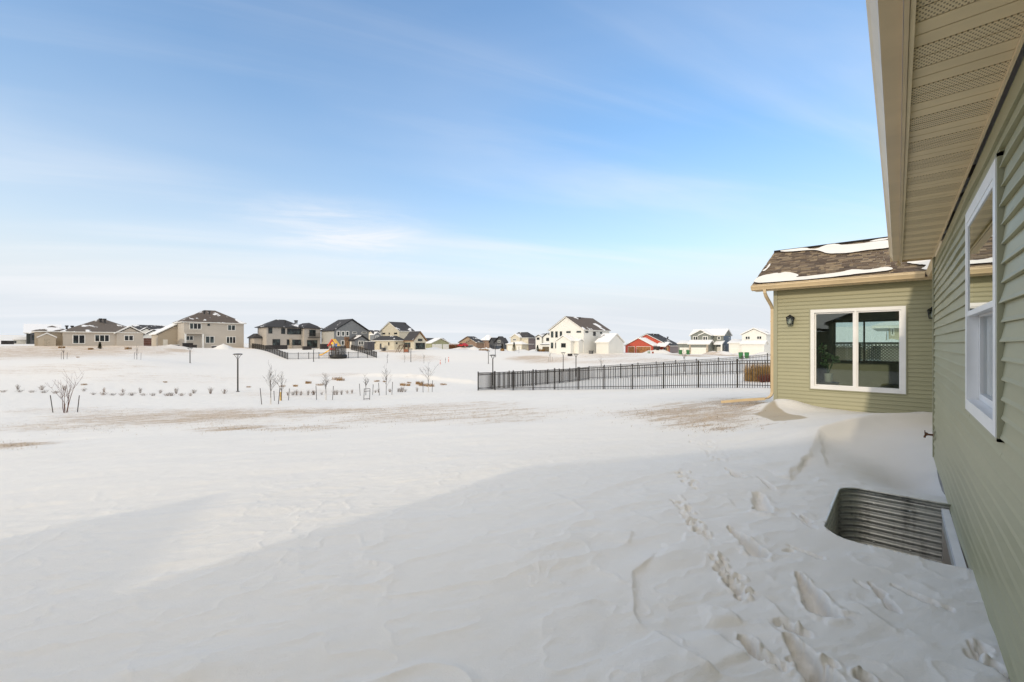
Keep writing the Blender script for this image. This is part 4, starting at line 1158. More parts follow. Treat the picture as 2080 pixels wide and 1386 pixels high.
# --- window in the long wall: white double-hung, J-channel round it
wy0, wy1, wz0, wz1 = w1
win = MB()
for (a0, a1, c0, c1) in ((wy0 - .03, wy1 + .03, wz1 - .05, wz1 + .03), (wy0 - .03, wy1 + .03, wz0 - .03, wz0 + .05), (wy0 - .03, wy0 + .05, wz0 + .05, wz1 - .05), (wy1 - .05, wy1 + .03, wz0 + .05, wz1 - .05)):
    win.box(WX - .030, WX + .09, a0, a1, c0, c1)
wo = win.build('window', VIN, house)
jc = MB()
for (a0, a1, c0, c1) in ((wy0 - .055, wy1 + .055, wz1 + .032, wz1 + .05), (wy0 - .055, wy1 + .055, wz0 - .05, wz0 - .032), (wy0 - .055, wy0 - .032, wz0 - .05, wz1 + .05), (wy1 + .032, wy1 + .055, wz0 - .05, wz1 + .05)):
    jc.box(WX - .026, WX + .01, a0, a1, c0, c1)
jc.build('casing_trim', SIDC, wo)
zm = 1.92
def ring(mb, x0, x1, y0, y1, z0, z1, w):
    mb.box(x0, x1, y0, y1, z0, z0 + w); mb.box(x0, x1, y0, y1, z1 - w, z1); mb.box(x0, x1, y0, y0 + w, z0 + w, z1 - w); mb.box(x0, x1, y1 - w, y1, z0 + w, z1 - w)
s1 = MB(); ring(s1, WX - .026, WX + .012, wy0 + .052, wy1 - .052, zm - .02, wz1 - .052, .036); s1.build('sash', VIN, wo)
s2 = MB(); ring(s2, WX + .034, WX + .075, wy0 + .052, wy1 - .052, wz0 + .052, zm + .02, .048); s2.build('sash', VIN, wo)
g = MB(); g.box(WX - .021, WX - .017, wy0 + .084, wy1 - .084, zm + .012, wz1 - .084); g.build('pane', clear_glass(), wo)
g = MB(); g.box(WX + .052, WX + .056, wy0 + .098, wy1 - .098, wz0 + .098, zm - .026); g.build('pane', clear_glass(), wo)
# room behind it, with a hanging curtain
ROOM = pm('room_paint', (.42, .40, .36), .8, .05)
m = MB(); m.box(4.2, 4.3, 1.5, 8.5, 0, 2.95); m.box(WX + .2, 4.2, 1.5, 1.6, 0, 2.95); m.box(WX + .2, 4.2, 8.4, 8.5, 0, 2.95); m.box(WX + .17, 4.2, 1.5, 8.5, 2.9, 2.96); m.box(WX + .17, 4.2, 1.5, 8.5, -.05, .02); m.build('room', ROOM, house)
cu = MB(); vs = []; fs = []
for i in range(61):
    y = wy1 - .62 + .55 * i / 60; x = WX + .19 + .02 * math.sin(i * 1.05)
    vs += [(x, y, 1.0), (x, y, 2.9)]
for i in range(60): fs.append((2 * i, 2 * i + 2, 2 * i + 3, 2 * i + 1))
cu.add(vs, fs); cu.build('curtain', pm('curtain_cloth', (.62, .60, .56), .9, .05), house, smooth=True)
# --- eave over the long wall
m = MB(); m.box(.03, WX - .012, -4.0, 9.15, ZS + .012, ZS + .04); sb = m.build('soffit', SOFF, house)
pmesh = MB()
for k in range(4):
    y0 = .004 + k * .1; pmesh.add([(x, y, z) for z in (0, .012) for y in (y0, y0 + .093) for x in (0, WX - .018 - .045)], [(0, 2, 3, 1), (4, 5, 7, 6), (0, 1, 5, 4), (2, 6, 7, 3), (0, 4, 6, 2), (1, 3, 7, 5)], 1 if k < 2 else 0)
pmesh = pmesh.mesh('soffit_panel', [SOFF, VENT])
for i in range(32): piece('soffit_panel', pmesh, sb, (.045, -3.85 + i * .4025, ZS))
m = MB(); m.box(WX - .03, WX - .017, -4, 9.1, ZS - .018, ZS - .002); m.box(.036, .052, -4, 9.15, ZS - .024, ZS - .004); m.build('soffit_channel', SOFF, house)
m = MB(); m.box(.018, .034, -4, 9.16, ZS - .03, ZS + .17); m.build('fascia', GUT, house)
def gutter(p, d, outv, name='gutter'):
    """K-style gutter: p start of its back bottom edge, d run, outv unit vector away from the wall"""
    prof = [(0, .0), (.072, .0), (.078, .03), (.10, .075), (.112, .092), (.112, .122), (.103, .122), (.103, .095), (.07, .034), (.066, .008), (.004, .008), (.004, .122), (0, .122)]
    p = Vector(p); o = Vector(outv)
    m = MB(); m.extrude([p + o * a + Vector((0, 0, z)) for a, z in prof], d); return m.build(name, GUT, house)
gutter((.016, -4.0, ZS - .004), (0, 13.12, 0), (-1, 0, 0))
m = MB(); m.box(-.088, .014, 9.121, 9.126, ZS - .002, ZS + .115); m.build('gutter_end_cap', GUT, house)
m = MB(); m.box(-.005, .034, 9.16, 9.168, ZS - .075, ZS + .1); m.box(.034, WX, 9.152, 9.166, ZS - .02, ZS + .1); m.build('eave_return', GUT, house)
# --- main roofs (seen only as the shade they throw, and from elsewhere)
RS = roof_far('house_shingles', (.13, .105, .085), .45, 9)
def slab_roof(x0, x1, y0, y1, z, pitch, name='roof'):
    m = MB(); xm = (x0 + x1) / 2; zr = z + pitch * (xm - x0)
    m.extrude([Vector((x0, y0, z)), Vector((xm, y0, zr)), Vector((x1, y0, z)), Vector((x1, y0, z + .14)), Vector((xm, y0, zr + .16)), Vector((x0, y0, z + .14))], (0, y1 - y0, 0))
    return m.build(name, RS, house)
slab_roof(.036, 12.9, -4.0, 9.17, ZS + .05, .45)
m = MB(); m.box(.66, 8.0, 3.5, 8.9, 3.3, 5.0); m.build('upper_wall', SID, house)
slab_roof(.60, 8.06, 3.4, 9.0, 5.0, .4, 'upper_roof')
m = MB(); m.box(-3.3, 9.0, -15, -5.9, -.5, 2.95); m.extrude([Vector((-3.3, -5.9, 2.95)), Vector((9.0, -5.9, 2.95)), Vector((2.85, -5.9, 5.6))], (0, -.1, 0)); m.build('rear_wall', SID, house)
slab_roof(-3.50, 9.2, -15, -5.65, 2.86, .43, 'rear_roof')
m = MB(); m.box(-5.5, -3.3, -14, -8.9, -.5, 2.5); m.build('unseen_shade_wall', SID, house)  # unseen block added behind the camera to cast the left yard shadow
m = MB(); m.extrude([Vector((-5.65, -14, 2.78)), Vector((-3.2, -14, 2.50)), Vector((-3.2, -14, 2.62)), Vector((-5.65, -14, 2.92))], (0, 5.4, 0)); m.build('unseen_shade_roof', RS, house)  # unseen slab on that block, sloped to shape the shadow's edge

# --- sunroom wing
SYW = 14.0; SXL = -2.60; SXR = 3.4; SZS = 3.20; SYB = 19.2
sw = (-1.72, .115, .50, 2.565)
sun_w = MB()
sun_w.box(SXL + .01, sw[0], SYW + .012, SYW + .16, -.4, SZS); sun_w.box(sw[1], SXR, SYW + .012, SYW + .16, -.4, SZS)
sun_w.box(sw[0], sw[1], SYW + .012, SYW + .16, -.4, sw[2]); sun_w.box(sw[0], sw[1], SYW + .012, SYW + .16, sw[3], SZS)
swo = sun_w.build('sunroom_wall', SID, house)
def board_x(x0, x1, z, parent, hgt=LAP):
    prof = [(-.011, hgt + .004), (-.002, hgt * .98), (.010, .022), (.0165, .004), (.0165, -.001), (-.010, 0)]
    m = MB(); m.extrude([Vector((x0, SYW - a, z + c)) for a, c in prof], (x1 - x0, 0, 0)); return m.build('siding_board', SID, parent)
for i in range(36):
    z = -.42 + i * LAP
    if z > SZS - .02: break
    hgt = min(LAP, SZS - .004 - z)
    if z + LAP > sw[2] - .055 and z < sw[3] + .05:
        board_x(SXL + .075, sw[0] - .06, z, swo, hgt); board_x(sw[1] + .06, SXR, z, swo, hgt)
        if z + LAP > sw[3] + .06: zz = max(z, sw[3] + .056); board_x(sw[0] - .059, sw[1] + .059, zz, swo, z + LAP - zz)
        if z < sw[2] - .065: board_x(sw[0] - .059, sw[1] + .059, z, swo, min(LAP, sw[2] - .056 - z))
    else: board_x(SXL + .075, SXR, z, swo, hgt)
m = MB(); m.box(SXL - .02, SXL + .074, SYW - .024, SYW - .002, -.4, SZS - .004); m.box(SXL - .02, SXL - .001, SYW - .002, SYW + .074, -.4, SZS - .004); m.build('corner_post', SIDC, house)
m = MB()
m.box(SXL, SXL + .15, SYW + .165, SYB - .16, -.4, SZS); m.extrude([Vector((SXL, SYW, SZS)), Vector((SXL, SYB, SZS)), Vector((SXL, (SYW + SYB) / 2, SZS + 1.22))], (.1, 0, 0)); m.build('gable_wall', SID, house)
# back wall with its own window
bw = (-1.72, 1.3, 1.02, 2.50)
m = MB(); m.box(SXL + .01, bw[0], SYB - .15, SYB, -.4, SZS); m.box(bw[1], SXR, SYB - .15, SYB, -.4, SZS); m.box(bw[0], bw[1], SYB - .15, SYB, -.4, bw[2]); m.box(bw[0], bw[1], SYB - .15, SYB, bw[3], SZS); m.build('back_wall', pm('sunroom_paint', (.40, .36, .27), .8, .05), house)
m = MB()
BRZ = pm('bronze_frame', (.10, .075, .05), .5, .1)
ring2 = lambda mb, x0, x1, y0, y1, z0, z1, w: (mb.box(x0, x1, y0, y1, z0, z0 + w), mb.box(x0, x1, y0, y1, z1 - w, z1), mb.box(x0, x0 + w, y0, y1, z0 + w, z1 - w), mb.box(x1 - w, x1, y0, y1, z0 + w, z1 - w))
ring2(m, bw[0] + .002, bw[1] - .002, SYB - .12, SYB - .03, bw[2] + .002, bw[3] - .002, .07)
m.box(-.885, -.835, SYB - .11, SYB - .04, bw[2] + .07, bw[3] - .07)
bo = m.build('window', BRZ, house)
for (a0, a1) in ((bw[0] + .072, -.887), (-.833, bw[1] - .072)):
    g = MB(); g.box(a0, a1, SYB - .08, SYB - .075, bw[2] + .072, bw[3] - .072); g.build('pane', clear_glass(), bo)
m = MB(); m.box(SXL + .15, SXR, SYW + .165, SYB - .16, .02, .08); m.build('sunroom_floor', pm('floor_boards', (.26, .2, .15), .5, .2, 3), house)
m = MB(); m.box(SXL + .15, SXR, SYW + .165, SYB - .16, SZS - .3, SZS - .24); m.build('sunroom_ceiling', pm('ceiling_paint', (.40, .38, .34), .8, .04), house)
m = MB(); m.box(SXR - .1, SXR, SYW + .165, SYB - .16, .08, SZS - .3); m.build('inner_wall', ROOM, house)
# front sliding window
win = MB(); x0, x1, z0, z1_ = sw
ring2(win, x0 - .03, x1 + .03, SYW - .034, SYW + .09, z0 - .03, z1_ + .03, .085)
xm = -.80
win.box(xm - .022, xm + .022, SYW - .03, SYW + .085, z0 + .055, z1_ - .055)
wo = win.build('window', VIN, house)
jc = MB(); ring2(jc, x0 - .056, x1 + .056, SYW - .026, SYW + .01, z0 - .056, z1_ + .056, .024); jc.build('casing_trim', SIDC, wo)
s1 = MB(); ring2(s1, x0 + .056, xm - .023, SYW + .03, SYW + .07, z0 + .056, z1_ - .056, .034); s1.build('sash', VIN, wo)
s1 = MB(); ring2(s1, xm + .023, x1 - .056, SYW + .0, SYW + .04, z0 + .056, z1_ - .056, .032); s1.build('sash', VIN, wo)
g = MB(); g.box(x0 + .088, xm - .055, SYW + .048, SYW + .052, z0 + .088, z1_ - .088); g.build('pane', clear_glass(), wo)
g = MB(); g.box(xm + .053, x1 - .086, SYW + .018, SYW + .022, z0 + .086, z1_ - .086); g.build('pane', clear_glass(), wo)
# eave of the sunroom
SYG = 13.56
m = MB(); m.box(SXL - .46, SXR, SYG + .02, SYW - .028, SZS - .012, SZS + .012); sso = m.build('soffit', SOFF, house)
mm_ = MB(); mm_.add([(x, y, z) for z in (0, .006) for y in (0, SYW - SYG - .07) for x in (0, .092)], [(0, 2, 3, 1), (4, 5, 7, 6), (0, 1, 5, 4), (2, 6, 7, 3), (0, 4, 6, 2), (1, 3, 7, 5)])
sp_me = mm_.mesh('soffit_panel', SOFF)
for i in range(60): piece('soffit_panel', sp_me, sso, (SXL - .44 + i * .1, SYG + .035, SZS - .020))
m = MB(); m.box(SXL - .47, SXR, SYG + .002, SYG + .018, SZS - .03, SZS + .15); m.build('fascia', GUT, house)
gutter((SXL - .48, SYG, SZS - .012), (3.54, 0, 0), (0, -1, 0))
# inside-corner gutter run coming back along the recess
gutter((.585, SYG - .001, SZS - .012), (0, -4.4, 0), (-1, 0, 0))
m = MB(); m.box(.587, .605, 9.18, SYG, SZS - .03, SZS + .15); m.build('fascia', GUT, house)
m = MB(); m.extrude([Vector((.61, 9.2, SZS + .10)), Vector((6, 9.2, SZS + 2.6)), Vector((6, 9.2, SZS + 2.75)), Vector((.61, 9.2, SZS + .17))], (0, SYG - 9.2, 0)); m.build('recess_roof', RS, house)
# rake boards
RZ0 = SZS + .115; RP = .47; YR = 16.6
m = MB()
for s_ in (0, 1):
    ya, yb = (SYG, YR) if s_ == 0 else (2 * YR - SYG, YR)
    m.extrude([Vector((SXL - .48, ya, RZ0 - .13)), Vector((SXL - .48, yb, RZ0 + RP * (YR - SYG) - .13)), Vector((SXL - .48, yb, RZ0 + RP * (YR - SYG) - .012)), Vector((SXL - .48, ya, RZ0 - .012))], (.02, 0, 0))
m.build('rake_board', GUT, house)
# roof deck and real shingle tabs in courses
def roofpt(x, y, off=0.0):
    nrm = Vector((0, -RP, 1)).normalized()
    return Vector((x, y, RZ0 + RP * (y - SYG))) + nrm * off
m = MB()
m.extrude([roofpt(SXL - .46, SYG - .02), roofpt(SXL - .46, YR), Vector((SXL - .46, 2 * YR - SYG, RZ0)), Vector((SXL - .46, 2 * YR - SYG, RZ0 - .1)), Vector((SXL - .46, YR, RZ0 + RP * (YR - SYG) - .12)), Vector((SXL - .46, SYG - .02, RZ0 - .1))], (6.4, 0, 0))
rf = m.build('sunroom_roof', RS, house)
ms, t, b = newmat('shingle_tabs')
ca = t.nodes.new('ShaderNodeAttribute'); ca.attribute_name = 'tone'
gr = noisen(t, posn(t), 90, 4, .7)
t.links.new(mixn(t, ca.outputs['Color'], (.05, .04, .032), mathn(t, 'MULTIPLY', gr, .45)), b.inputs['Base Color'])
b.inputs['Roughness'].default_value = .9
bp = t.nodes.new('ShaderNodeBump'); bp.inputs['Strength'].default_value = .5; bp.inputs['Distance'].default_value = .006; t.links.new(gr, bp.inputs['Height']); t.links.new(bp.outputs[0], b.inputs['Normal'])
sh = MB(); tones = []; rs = random.Random(11)
slope = math.hypot(1, RP); ncourse = int((YR - SYG + .04) * slope / .118)
pal = [(.25, .18, .115), (.15, .105, .07), (.31, .235, .15), (.18, .13, .09), (.37, .28, .18), (.12, .085, .06), (.22, .165, .11)]
for ci in range(ncourse + 1):
    ya = SYG - .04 + ci * (.118) / slope; yb = min(ya + .145 / slope, YR)
    x = SXL - .485 - rs.random() * .2
    while x < 3.6:
        wdt = rs.choice((.09, .12, .15, .18, .24)); xa, xb = max(x, SXL - .485), x + wdt - .006
        thk = rs.choice((.009, .012, .017))
        if xb > xa + .02:
            lo = ya - (rs.random() * .012)
            q = [roofpt(xa, lo, .004), roofpt(xb, lo, .004), roofpt(xb, yb, .002), roofpt(xa, yb, .002), roofpt(xa, lo, .006 + thk), roofpt(xb, lo, .006 + thk), roofpt(xb, yb, .006), roofpt(xa, yb, .006)]
            sh.add(q, [(3, 2, 1, 0), (4, 5, 6, 7), (0, 1, 5, 4), (1, 2, 6, 5), (2, 3, 7, 6), (3, 0, 4, 7)])
            c = rs.choice(pal); k = rs.uniform(.85, 1.15); tones += [(c[0] * k, c[1] * k, c[2] * k, 1)] * 6
        x += wdt
sho = sh.build('shingles', ms, rf, kind='stuff', fixn=False)
at = sho.data.attributes.new('tone', 'FLOAT_COLOR', 'FACE'); at.data.foreach_set('color', np.array(tones, np.float32).ravel())
m = MB(); m.tube([roofpt(SXL - .485, YR, .02), roofpt(3.6, YR, .02)], .05, 6); m.build('ridge_cap', ms, rf)
# snow lying on the roof in slabs
SNOWR = pm('roof_snow', (.86, .82, .76), .7, .03, 2, bump=.3, bscale=25)
za = zone(1510, 480, 7.7); zb = zone(1710, 480, 7.7)
def roofpix(px, py):
    d = ray(px); k = -(py - HOR) / F
    Z = (RZ0 - RP * SYG - CAMH) / (k - RP * d.y)
    v = d * Z
    return v.x, v.y
def snowslab(pts, th=.045):
    P2 = [Vector(roofpix(*p)) for p in pts]
    # smooth the outline with two rounds of corner cutting
    for _ in range(2):
        Q = []
        for i in range(len(P2)):
            a, b_ = P2[i], P2[(i + 1) % len(P2)]; Q += [a * .75 + b_ * .25, a * .25 + b_ * .75]
        P2 = Q
    rr_ = random.Random(len(P2))
    P2 = [p + Vector((rr_.uniform(-.008, .008), rr_.uniform(-.008, .008))) for p in P2]
    bm = bmesh.new()
    lo = [bm.verts.new(roofpt(p.x, min(max(p.y, SYG - .05), YR), .012) - house.location) for p in P2]
    f = bm.faces.new(lo)
    f.normal_update()
    if f.normal.z < 0: f.normal_flip()
    bmesh.ops.triangulate(bm, faces=[f])
    # inset-like top
    res = bmesh.ops.inset_region(bm, faces=bm.faces[:], thickness=.03, depth=th, use_even_offset=False)
    bmesh.ops.recalc_face_normals(bm, faces=bm.faces)
    me = bpy.data.meshes.new('roof_snow'); bm.to_mesh(me); bm.free(); me.materials.append(SNOWR)
    o = bpy.data.objects.new('roof_snow', me); COL.objects.link(o); o.parent = rf
    me.polygons.foreach_set('use_smooth', [True] * len(me.polygons))
    return o
snowslab([za(150, 750), za(200, 690), za(300, 640), za(420, 620), za(520, 600), za(560, 612), za(620, 592), za(690, 588), za(800, 605), za(885, 642), za(800, 672), za(1000, 655), za(1200, 632), za(1540, 592), zb(110, 560), zb(200, 548), zb(380, 562), zb(540, 540), zb(660, 512), zb(740, 515), zb(822, 545), zb(680, 578), zb(300, 615), zb(0, 652), za(1100, 700), za(700, 728), za(300, 760)])
snowslab([za(560, 265), za(620, 220), za(800, 212), za(980, 205), za(1035, 225), za(1150, 225), za(1260, 175), za(1380, 140), za(1470, 150), zb(0, 165), zb(250, 150), zb(480, 115), zb(800, 80), zb(800, 200), zb(620, 225), zb(400, 245), zb(100, 290), za(1540, 295), za(1300, 300), za(1220, 260), za(1100, 238), za(900, 252), za(700, 268)])
snowslab([zb(1000, 445), zb(1120, 385), zb(1260, 350), zb(1450, 335), zb(1400, 560), zb(1220, 555), zb(1325, 500), zb(1300, 480), zb(1180, 472), zb(1060, 455)])
snowslab([zb(420, 100), zb(620, 55), zb(760, 38), zb(760, 62), zb(560, 95), zb(460, 106)], .03)
snowslab([za(295, 562), za(345, 532), za(375, 500), za(400, 455), za(432, 440), za(420, 480), za(382, 525), za(335, 566)], .03)
# downspout: elbow from the gutter, down the corner, extension along the snow
dsx, dsy = SXL - .065, SYW + .055
def rect_tube(m, pts, w, h_):
    pts = [Vector(p) for p in pts]; n = len(pts); vs = []
    for i, p in enumerate(pts):
        d = (pts[min(i + 1, n - 1)] - pts[max(i - 1, 0)]).normalized()
        side = Vector((1, 0, 0)) if abs(d.z) > .35 else d.cross(Vector((0, 0, 1))).normalized()
        up = side.cross(d).normalized()
        for a, c in ((-1, -1), (1, -1), (1, 1), (-1, 1)): vs.append(p + side * a * w + up * c * h_)
    fs = [(3, 2, 1, 0), tuple(range(4 * n - 4, 4 * n))]
    for i in range(n - 1):
        for k in range(4): fs.append((4 * i + k, 4 * i + (k + 1) % 4, 4 * i + 4 + (k + 1) % 4, 4 * i + 4 + k))
    m.add(vs, fs); return m
m = MB(); rect_tube(m, [(-2.74, SYG - .05, SZS - .012), (-2.74, SYG - .05, SZS - .10), (-2.725, SYG + .03, SZS - .2), (dsx - .01, dsy - .1, SZS - .42), (dsx, dsy, SZS - .52), (dsx, dsy, SZS - .6), (dsx, dsy, 1.4), (dsx, dsy, .30), (dsx - .02, dsy - .02, .20), (dsx - .10, dsy - .05, .12), (dsx - .2, dsy - .08, .095)], .036, .03)
do = m.build('downspout', GUT, house)
m = MB(); rect_tube(m, [(dsx - .16, dsy - .07, .10), (-3.35, 13.86, .03), (-3.92, 13.66, -.06)], .05, .036); m.build('downspout_extension', GUT, house)
m = MB()
for z in (2.3, 1.3, .5): m.box(dsx - .042, dsx + .045, dsy - .036, dsy + .036, z, z + .03)
m.build('downspout_strap', GUT, house)

# --- wall lanterns
def lantern(x, z, label):
    r = thing('wall_lantern', label, 'wall lamp', (x, SYW - .017, z), 'black lanterns on the sunroom wall')
    y = SYW - .017
    m = MB(); m.box(x - .055, x + .055, y - .022, y, z - .05, z + .09); m.build('back_plate', BLK, r)
    m = MB(); m.tube([(x, y - .02, z + .06), (x, y - .07, z + .10), (x, y - .115, z + .085)], .011, 6); m.build('arm', BLK, r)
    m = MB(); c = (x, y - .115, z)
    def frus(w0, w1_, za_, zb_): m.add([(c[0] + a * w0, c[1] + b_ * w0, z + za_) for a, b_ in ((-1, -1), (1, -1), (1, 1), (-1, 1))] + [(c[0] + a * w1_, c[1] + b_ * w1_, z + zb_) for a, b_ in ((-1, -1), (1, -1), (1, 1), (-1, 1))], [(3, 2, 1, 0), (4, 5, 6, 7), (0, 1, 5, 4), (1, 2, 6, 5), (2, 3, 7, 6), (3, 0, 4, 7)])
    frus(.10, .03, .045, .095); frus(.03, .02, .095, .12); frus(.06, .06, -.155, -.14)
    for a, b_ in ((-1, -1), (1, -1), (1, 1), (-1, 1)): m.tube([(c[0] + a * .058, c[1] + b_ * .058, z - .145), (c[0] + a * .078, c[1] + b_ * .078, z + .05)], .0075, 4)
    m.build('cage', BLK, r)
    m = MB(); m.lathe((c[0], c[1], z - .13), [(.02, 0), (.03, .03), (.034, .07), (.02, .11), (.012, .14)], 10); m.build('bulb', pm('frosted_bulb', (.6, .58, .52), .3, .03), r, smooth=True)
    m = MB(); m.add([(c[0] + a * .052, c[1] + b_ * .052, z - .138) for a, b_ in ((-1, -1), (1, -1), (1, 1), (-1, 1))] + [(c[0] + a * .072, c[1] + b_ * .072, z + .044) for a, b_ in ((-1, -1), (1, -1), (1, 1), (-1, 1))], [(0, 1, 5, 4), (1, 2, 6, 5), (2, 3, 7, 6), (3, 0, 4, 7)]); m.build('pane', clear_glass(), r)
lantern(-2.2, 2.36, 'black wall lantern left of the sunroom window, near the downspout')
lantern(.60, 2.42, 'black wall lantern right of the sunroom window, half hidden by the green wall')

# --- hose tap at the end of the long wall
BRS = pm('rusty_brass', (.16, .075, .04), .5, .3, 30, metal=.6)
r = thing('garden_tap', 'rusty brass garden tap sticking out of the green wall above the snow', 'tap', (WX - .02, 8.72, .36))
m = MB(); m.lathe((0, 0, 0), [(.0, 0), (.035, .0), (.035, .012), (.014, .016), (.014, .07), (.02, .074), (.02, .1), (.012, .102)], 10)
m.v = [(WX - .02 - z, 8.72 + y, .36 + x) for x, y, z in m.v]; m.build('body', BRS, r, smooth=False)
m = MB(); m.tube([(WX - .09, 8.72, .36), (WX - .115, 8.72, .345), (WX - .125, 8.72, .31)], .013, 7); m.build('spout', BRS, r)
m = MB(); m.lathe((0, 0, 0), [(.006, 0), (.006, .04), (.028, .042), (.03, .05), (.028, .056), (.004, .058)], 8); m.v = [(WX - .085 - z * .7, 8.72 + y, .375 + x + z * .3) for x, y, z in m.v]; m.build('handle', BRS, r)
m = MB(); m.box(WX - .03, WX - .021, 8.66, 8.78, .30, .42); m.build('flange', SIDC, r)

# --- window well
GALV, t, b = newmat('galvanised_steel')
p = posn(t)
t.links.new(mixn(t, (.66, .66, .62), (.82, .82, .78), noisen(t, p, 22, 4, .6)), b.inputs['Base Color'])
st_ = rampn(t, noisen(t, p, 3.2, 5, .65, (2.2, 2.2, .35)), .52, .72)
t.links.new(mixn(t, mixn(t, (.52, .52, .49), (.70, .70, .66), noisen(t, p, 22, 4, .6)), (.16, .15, .135), mathn(t, 'MULTIPLY', st_, .6)), b.inputs['Base Color'])
b.inputs['Metallic'].default_value = .75; b.inputs['Roughness'].default_value = .34
t.links.new(mathn(t, 'ADD', .26, mathn(t, 'MULTIPLY', noisen(t, p, 9, 4, .7), .25)), b.inputs['Roughness'])
x0, x1, ya, yb = WELL; rr_ = .22
path = [(x1 - .004, ya)]
path += [(x0 + rr_ + rr_ * math.cos(a), ya + rr_ + rr_ * math.sin(a)) for a in [R(270 - 90 * k / 8) for k in range(9)]]
path += [(x0 + rr_ + rr_ * math.cos(a), yb - rr_ + rr_ * math.sin(a)) for a in [R(180 - 90 * k / 8) for k in range(9)]]
path += [(x1 - .004, yb)]
fine = []
for i in range(len(path) - 1):
    a, c = Vector(path[i]), Vector(path[i + 1]); n = max(1, int((c - a).length / .08))
    for k in range(n): fine.append(a.lerp(c, k / n))
fine.append(Vector(path[-1]))
wl = thing('window_well', 'corrugated galvanised steel window well sunk in the snow by the green wall', 'window well', (0, 5.4, -1.25))
nz = 190; vs = []; fs = []
for j in range(nz + 1):
    z = -1.25 + 1.262 * j / nz
    off = .016 * math.sin(2 * math.pi * z / .070)
    for i, q in enumerate(fine):
        d = (fine[min(i + 1, len(fine) - 1)] - fine[max(i - 1, 0)]).normalized(); nrm = Vector((d.y, -d.x))
        s = q + nrm * (off - .018)
        vs.append((s.x, s.y, z))
k = len(fine)
for j in range(nz):
    for i in range(k - 1): fs.append((j * k + i, j * k + i + 1, (j + 1) * k + i + 1, (j + 1) * k + i))
m = MB(); m.add(vs, fs); m.build('corrugated_wall', GALV, wl, smooth=True, fixn=False)
m = MB(); m.tube([(q.x, q.y, .014) for q in fine], .010, 6); m.build('rim', GALV, wl, smooth=True)
m = MB(); m.add([(q.x, q.y, -1.24) for q in fine], [tuple(range(k))]); m.build('well_floor', pm('well_snow', (.7, .69, .67), .8, .08), wl)
for (bx_, bz_) in ((-.2, -.12), (.1, -.12), (-.2, -.55), (.1, -.55)):
    m = MB(); m.lathe((0, 0, 0), [(.012, 0), (.012, .008), (.006, .012)], 6); m.v = [(bx_ + x, yb - .03 - z, bz_ + y) for x, y, z in m.v]; m.build('bolt', GALV, wl)
# basement window inside it
BW = pm('beige_frame', (.62, .56, .48), .6, .06)
m = MB(); ring(m, WX - .075, WX + .018, 4.72, 6.27, -1.1, -.09, .10); m.box(WX - .03, WX + .016, 5.46, 5.54, -1.0, -.19)
bwn = m.build('basement_window', BW, house)
m = MB(); m.box(WX - .006, WX + .01, 4.825, 5.455, -.995, -.195); m.build('pane', far_glass(), bwn)
m = MB(); m.box(WX - .006, WX + .01, 5.545, 6.165, -.995, -.195); m.build('pane', far_glass(), bwn)
m = MB(); m.box(WX - .078, WX - .021, 4.64, 6.33, -.086, -.028); m.build('flashing', VIN, house)

# --- lattice screen behind the sunroom
lat = thing('lattice_screen', 'dark diagonal lattice screen seen through the sunroom windows', 'lattice', (-.2, 21.2, .9))
LW = pm('dark_lattice', (.055, .05, .04), .7, .15, 6)
m = MB(); m.box(-3.2, 3.2, 21.17, 21.23, 1.66, 1.73); m.box(-3.2, 3.2, 21.17, 21.23, .86, .93); m.build('rail', LW, lat)
for xp in (-3.2, -1.1, 1.0, 3.2):
    m = MB(); m.box(xp - .045, xp + .045, 21.235, 21.33, -.9, 1.72); m.build('post', LW, lat)
Lh = .73
sm = MB(); sm.box(-.015, .015, -.005, .005, 0, Lh * 1.414); sm = sm.mesh('slat', LW)
i = 0
x = -3.1
while x < 3.15:
    if x + Lh < 3.2: piece('slat', sm, lat, (x, 21.188, .93), (0, R(45), 0))
    if x - Lh > -3.2: piece('slat', sm, lat, (x, 21.21, .93), (0, R(-45), 0))
    x += .106
# --- plant in a pot on the sunroom floor stand
r = thing('potted_plant', 'leafy plant in a white pot inside the sunroom window', 'plant', (-1.42, 14.6, .5))
m = MB(); m.lathe((-1.42, 14.6, .62), [(.07, 0), (.085, .02), (.095, .22), (.10, .23), (.085, .24)], 14); m.build('pot', pm('white_ceramic', (.6, .57, .5), .3, .04), r, smooth=True)
m = MB(); m.box(-1.62, -1.2, 14.42, 14.78, .58, .62)
for a in (-1, 1):
    for c in (-1, 1): m.box(-1.41 + a * .18 - .015, -1.41 + a * .18 + .015, 14.6 + c * .15 - .015, 14.6 + c * .15 + .015, .08, .58)
m.build('plant_stand', BRZ, r)
LEAF = pm('green_leaf', (.05, .10, .035), .5, .25, 12)
m = MB(); rp = random.Random(5)
for s_ in range(9):
    a = rp.uniform(0, 6.28); tip = Vector((-1.42 + math.cos(a) * rp.uniform(.05, .3), 14.62 + math.sin(a) * .15, rp.uniform(1.1, 1.75)))
    base = Vector((-1.42, 14.6, .85)); mid = (base + tip) / 2 + Vector((rp.uniform(-.05, .05), 0, .08))
    m.tube([base, mid, tip], [.008, .006, .003], 4)
    for k in range(5):
        c = mid.lerp(tip, k / 4); d = Vector((rp.uniform(-1, 1), rp.uniform(-.5, .5), rp.uniform(-.2, .8))).normalized(); l = rp.uniform(.09, .16); s0 = d.cross(Vector((.3, 1, .2))).normalized() * .03
        m.add([c, c + d * l * .5 + s0, c + d * l, c + d * l * .5 - s0], [(0, 1, 2, 3)])
m.build('foliage', LEAF, r, fixn=False)
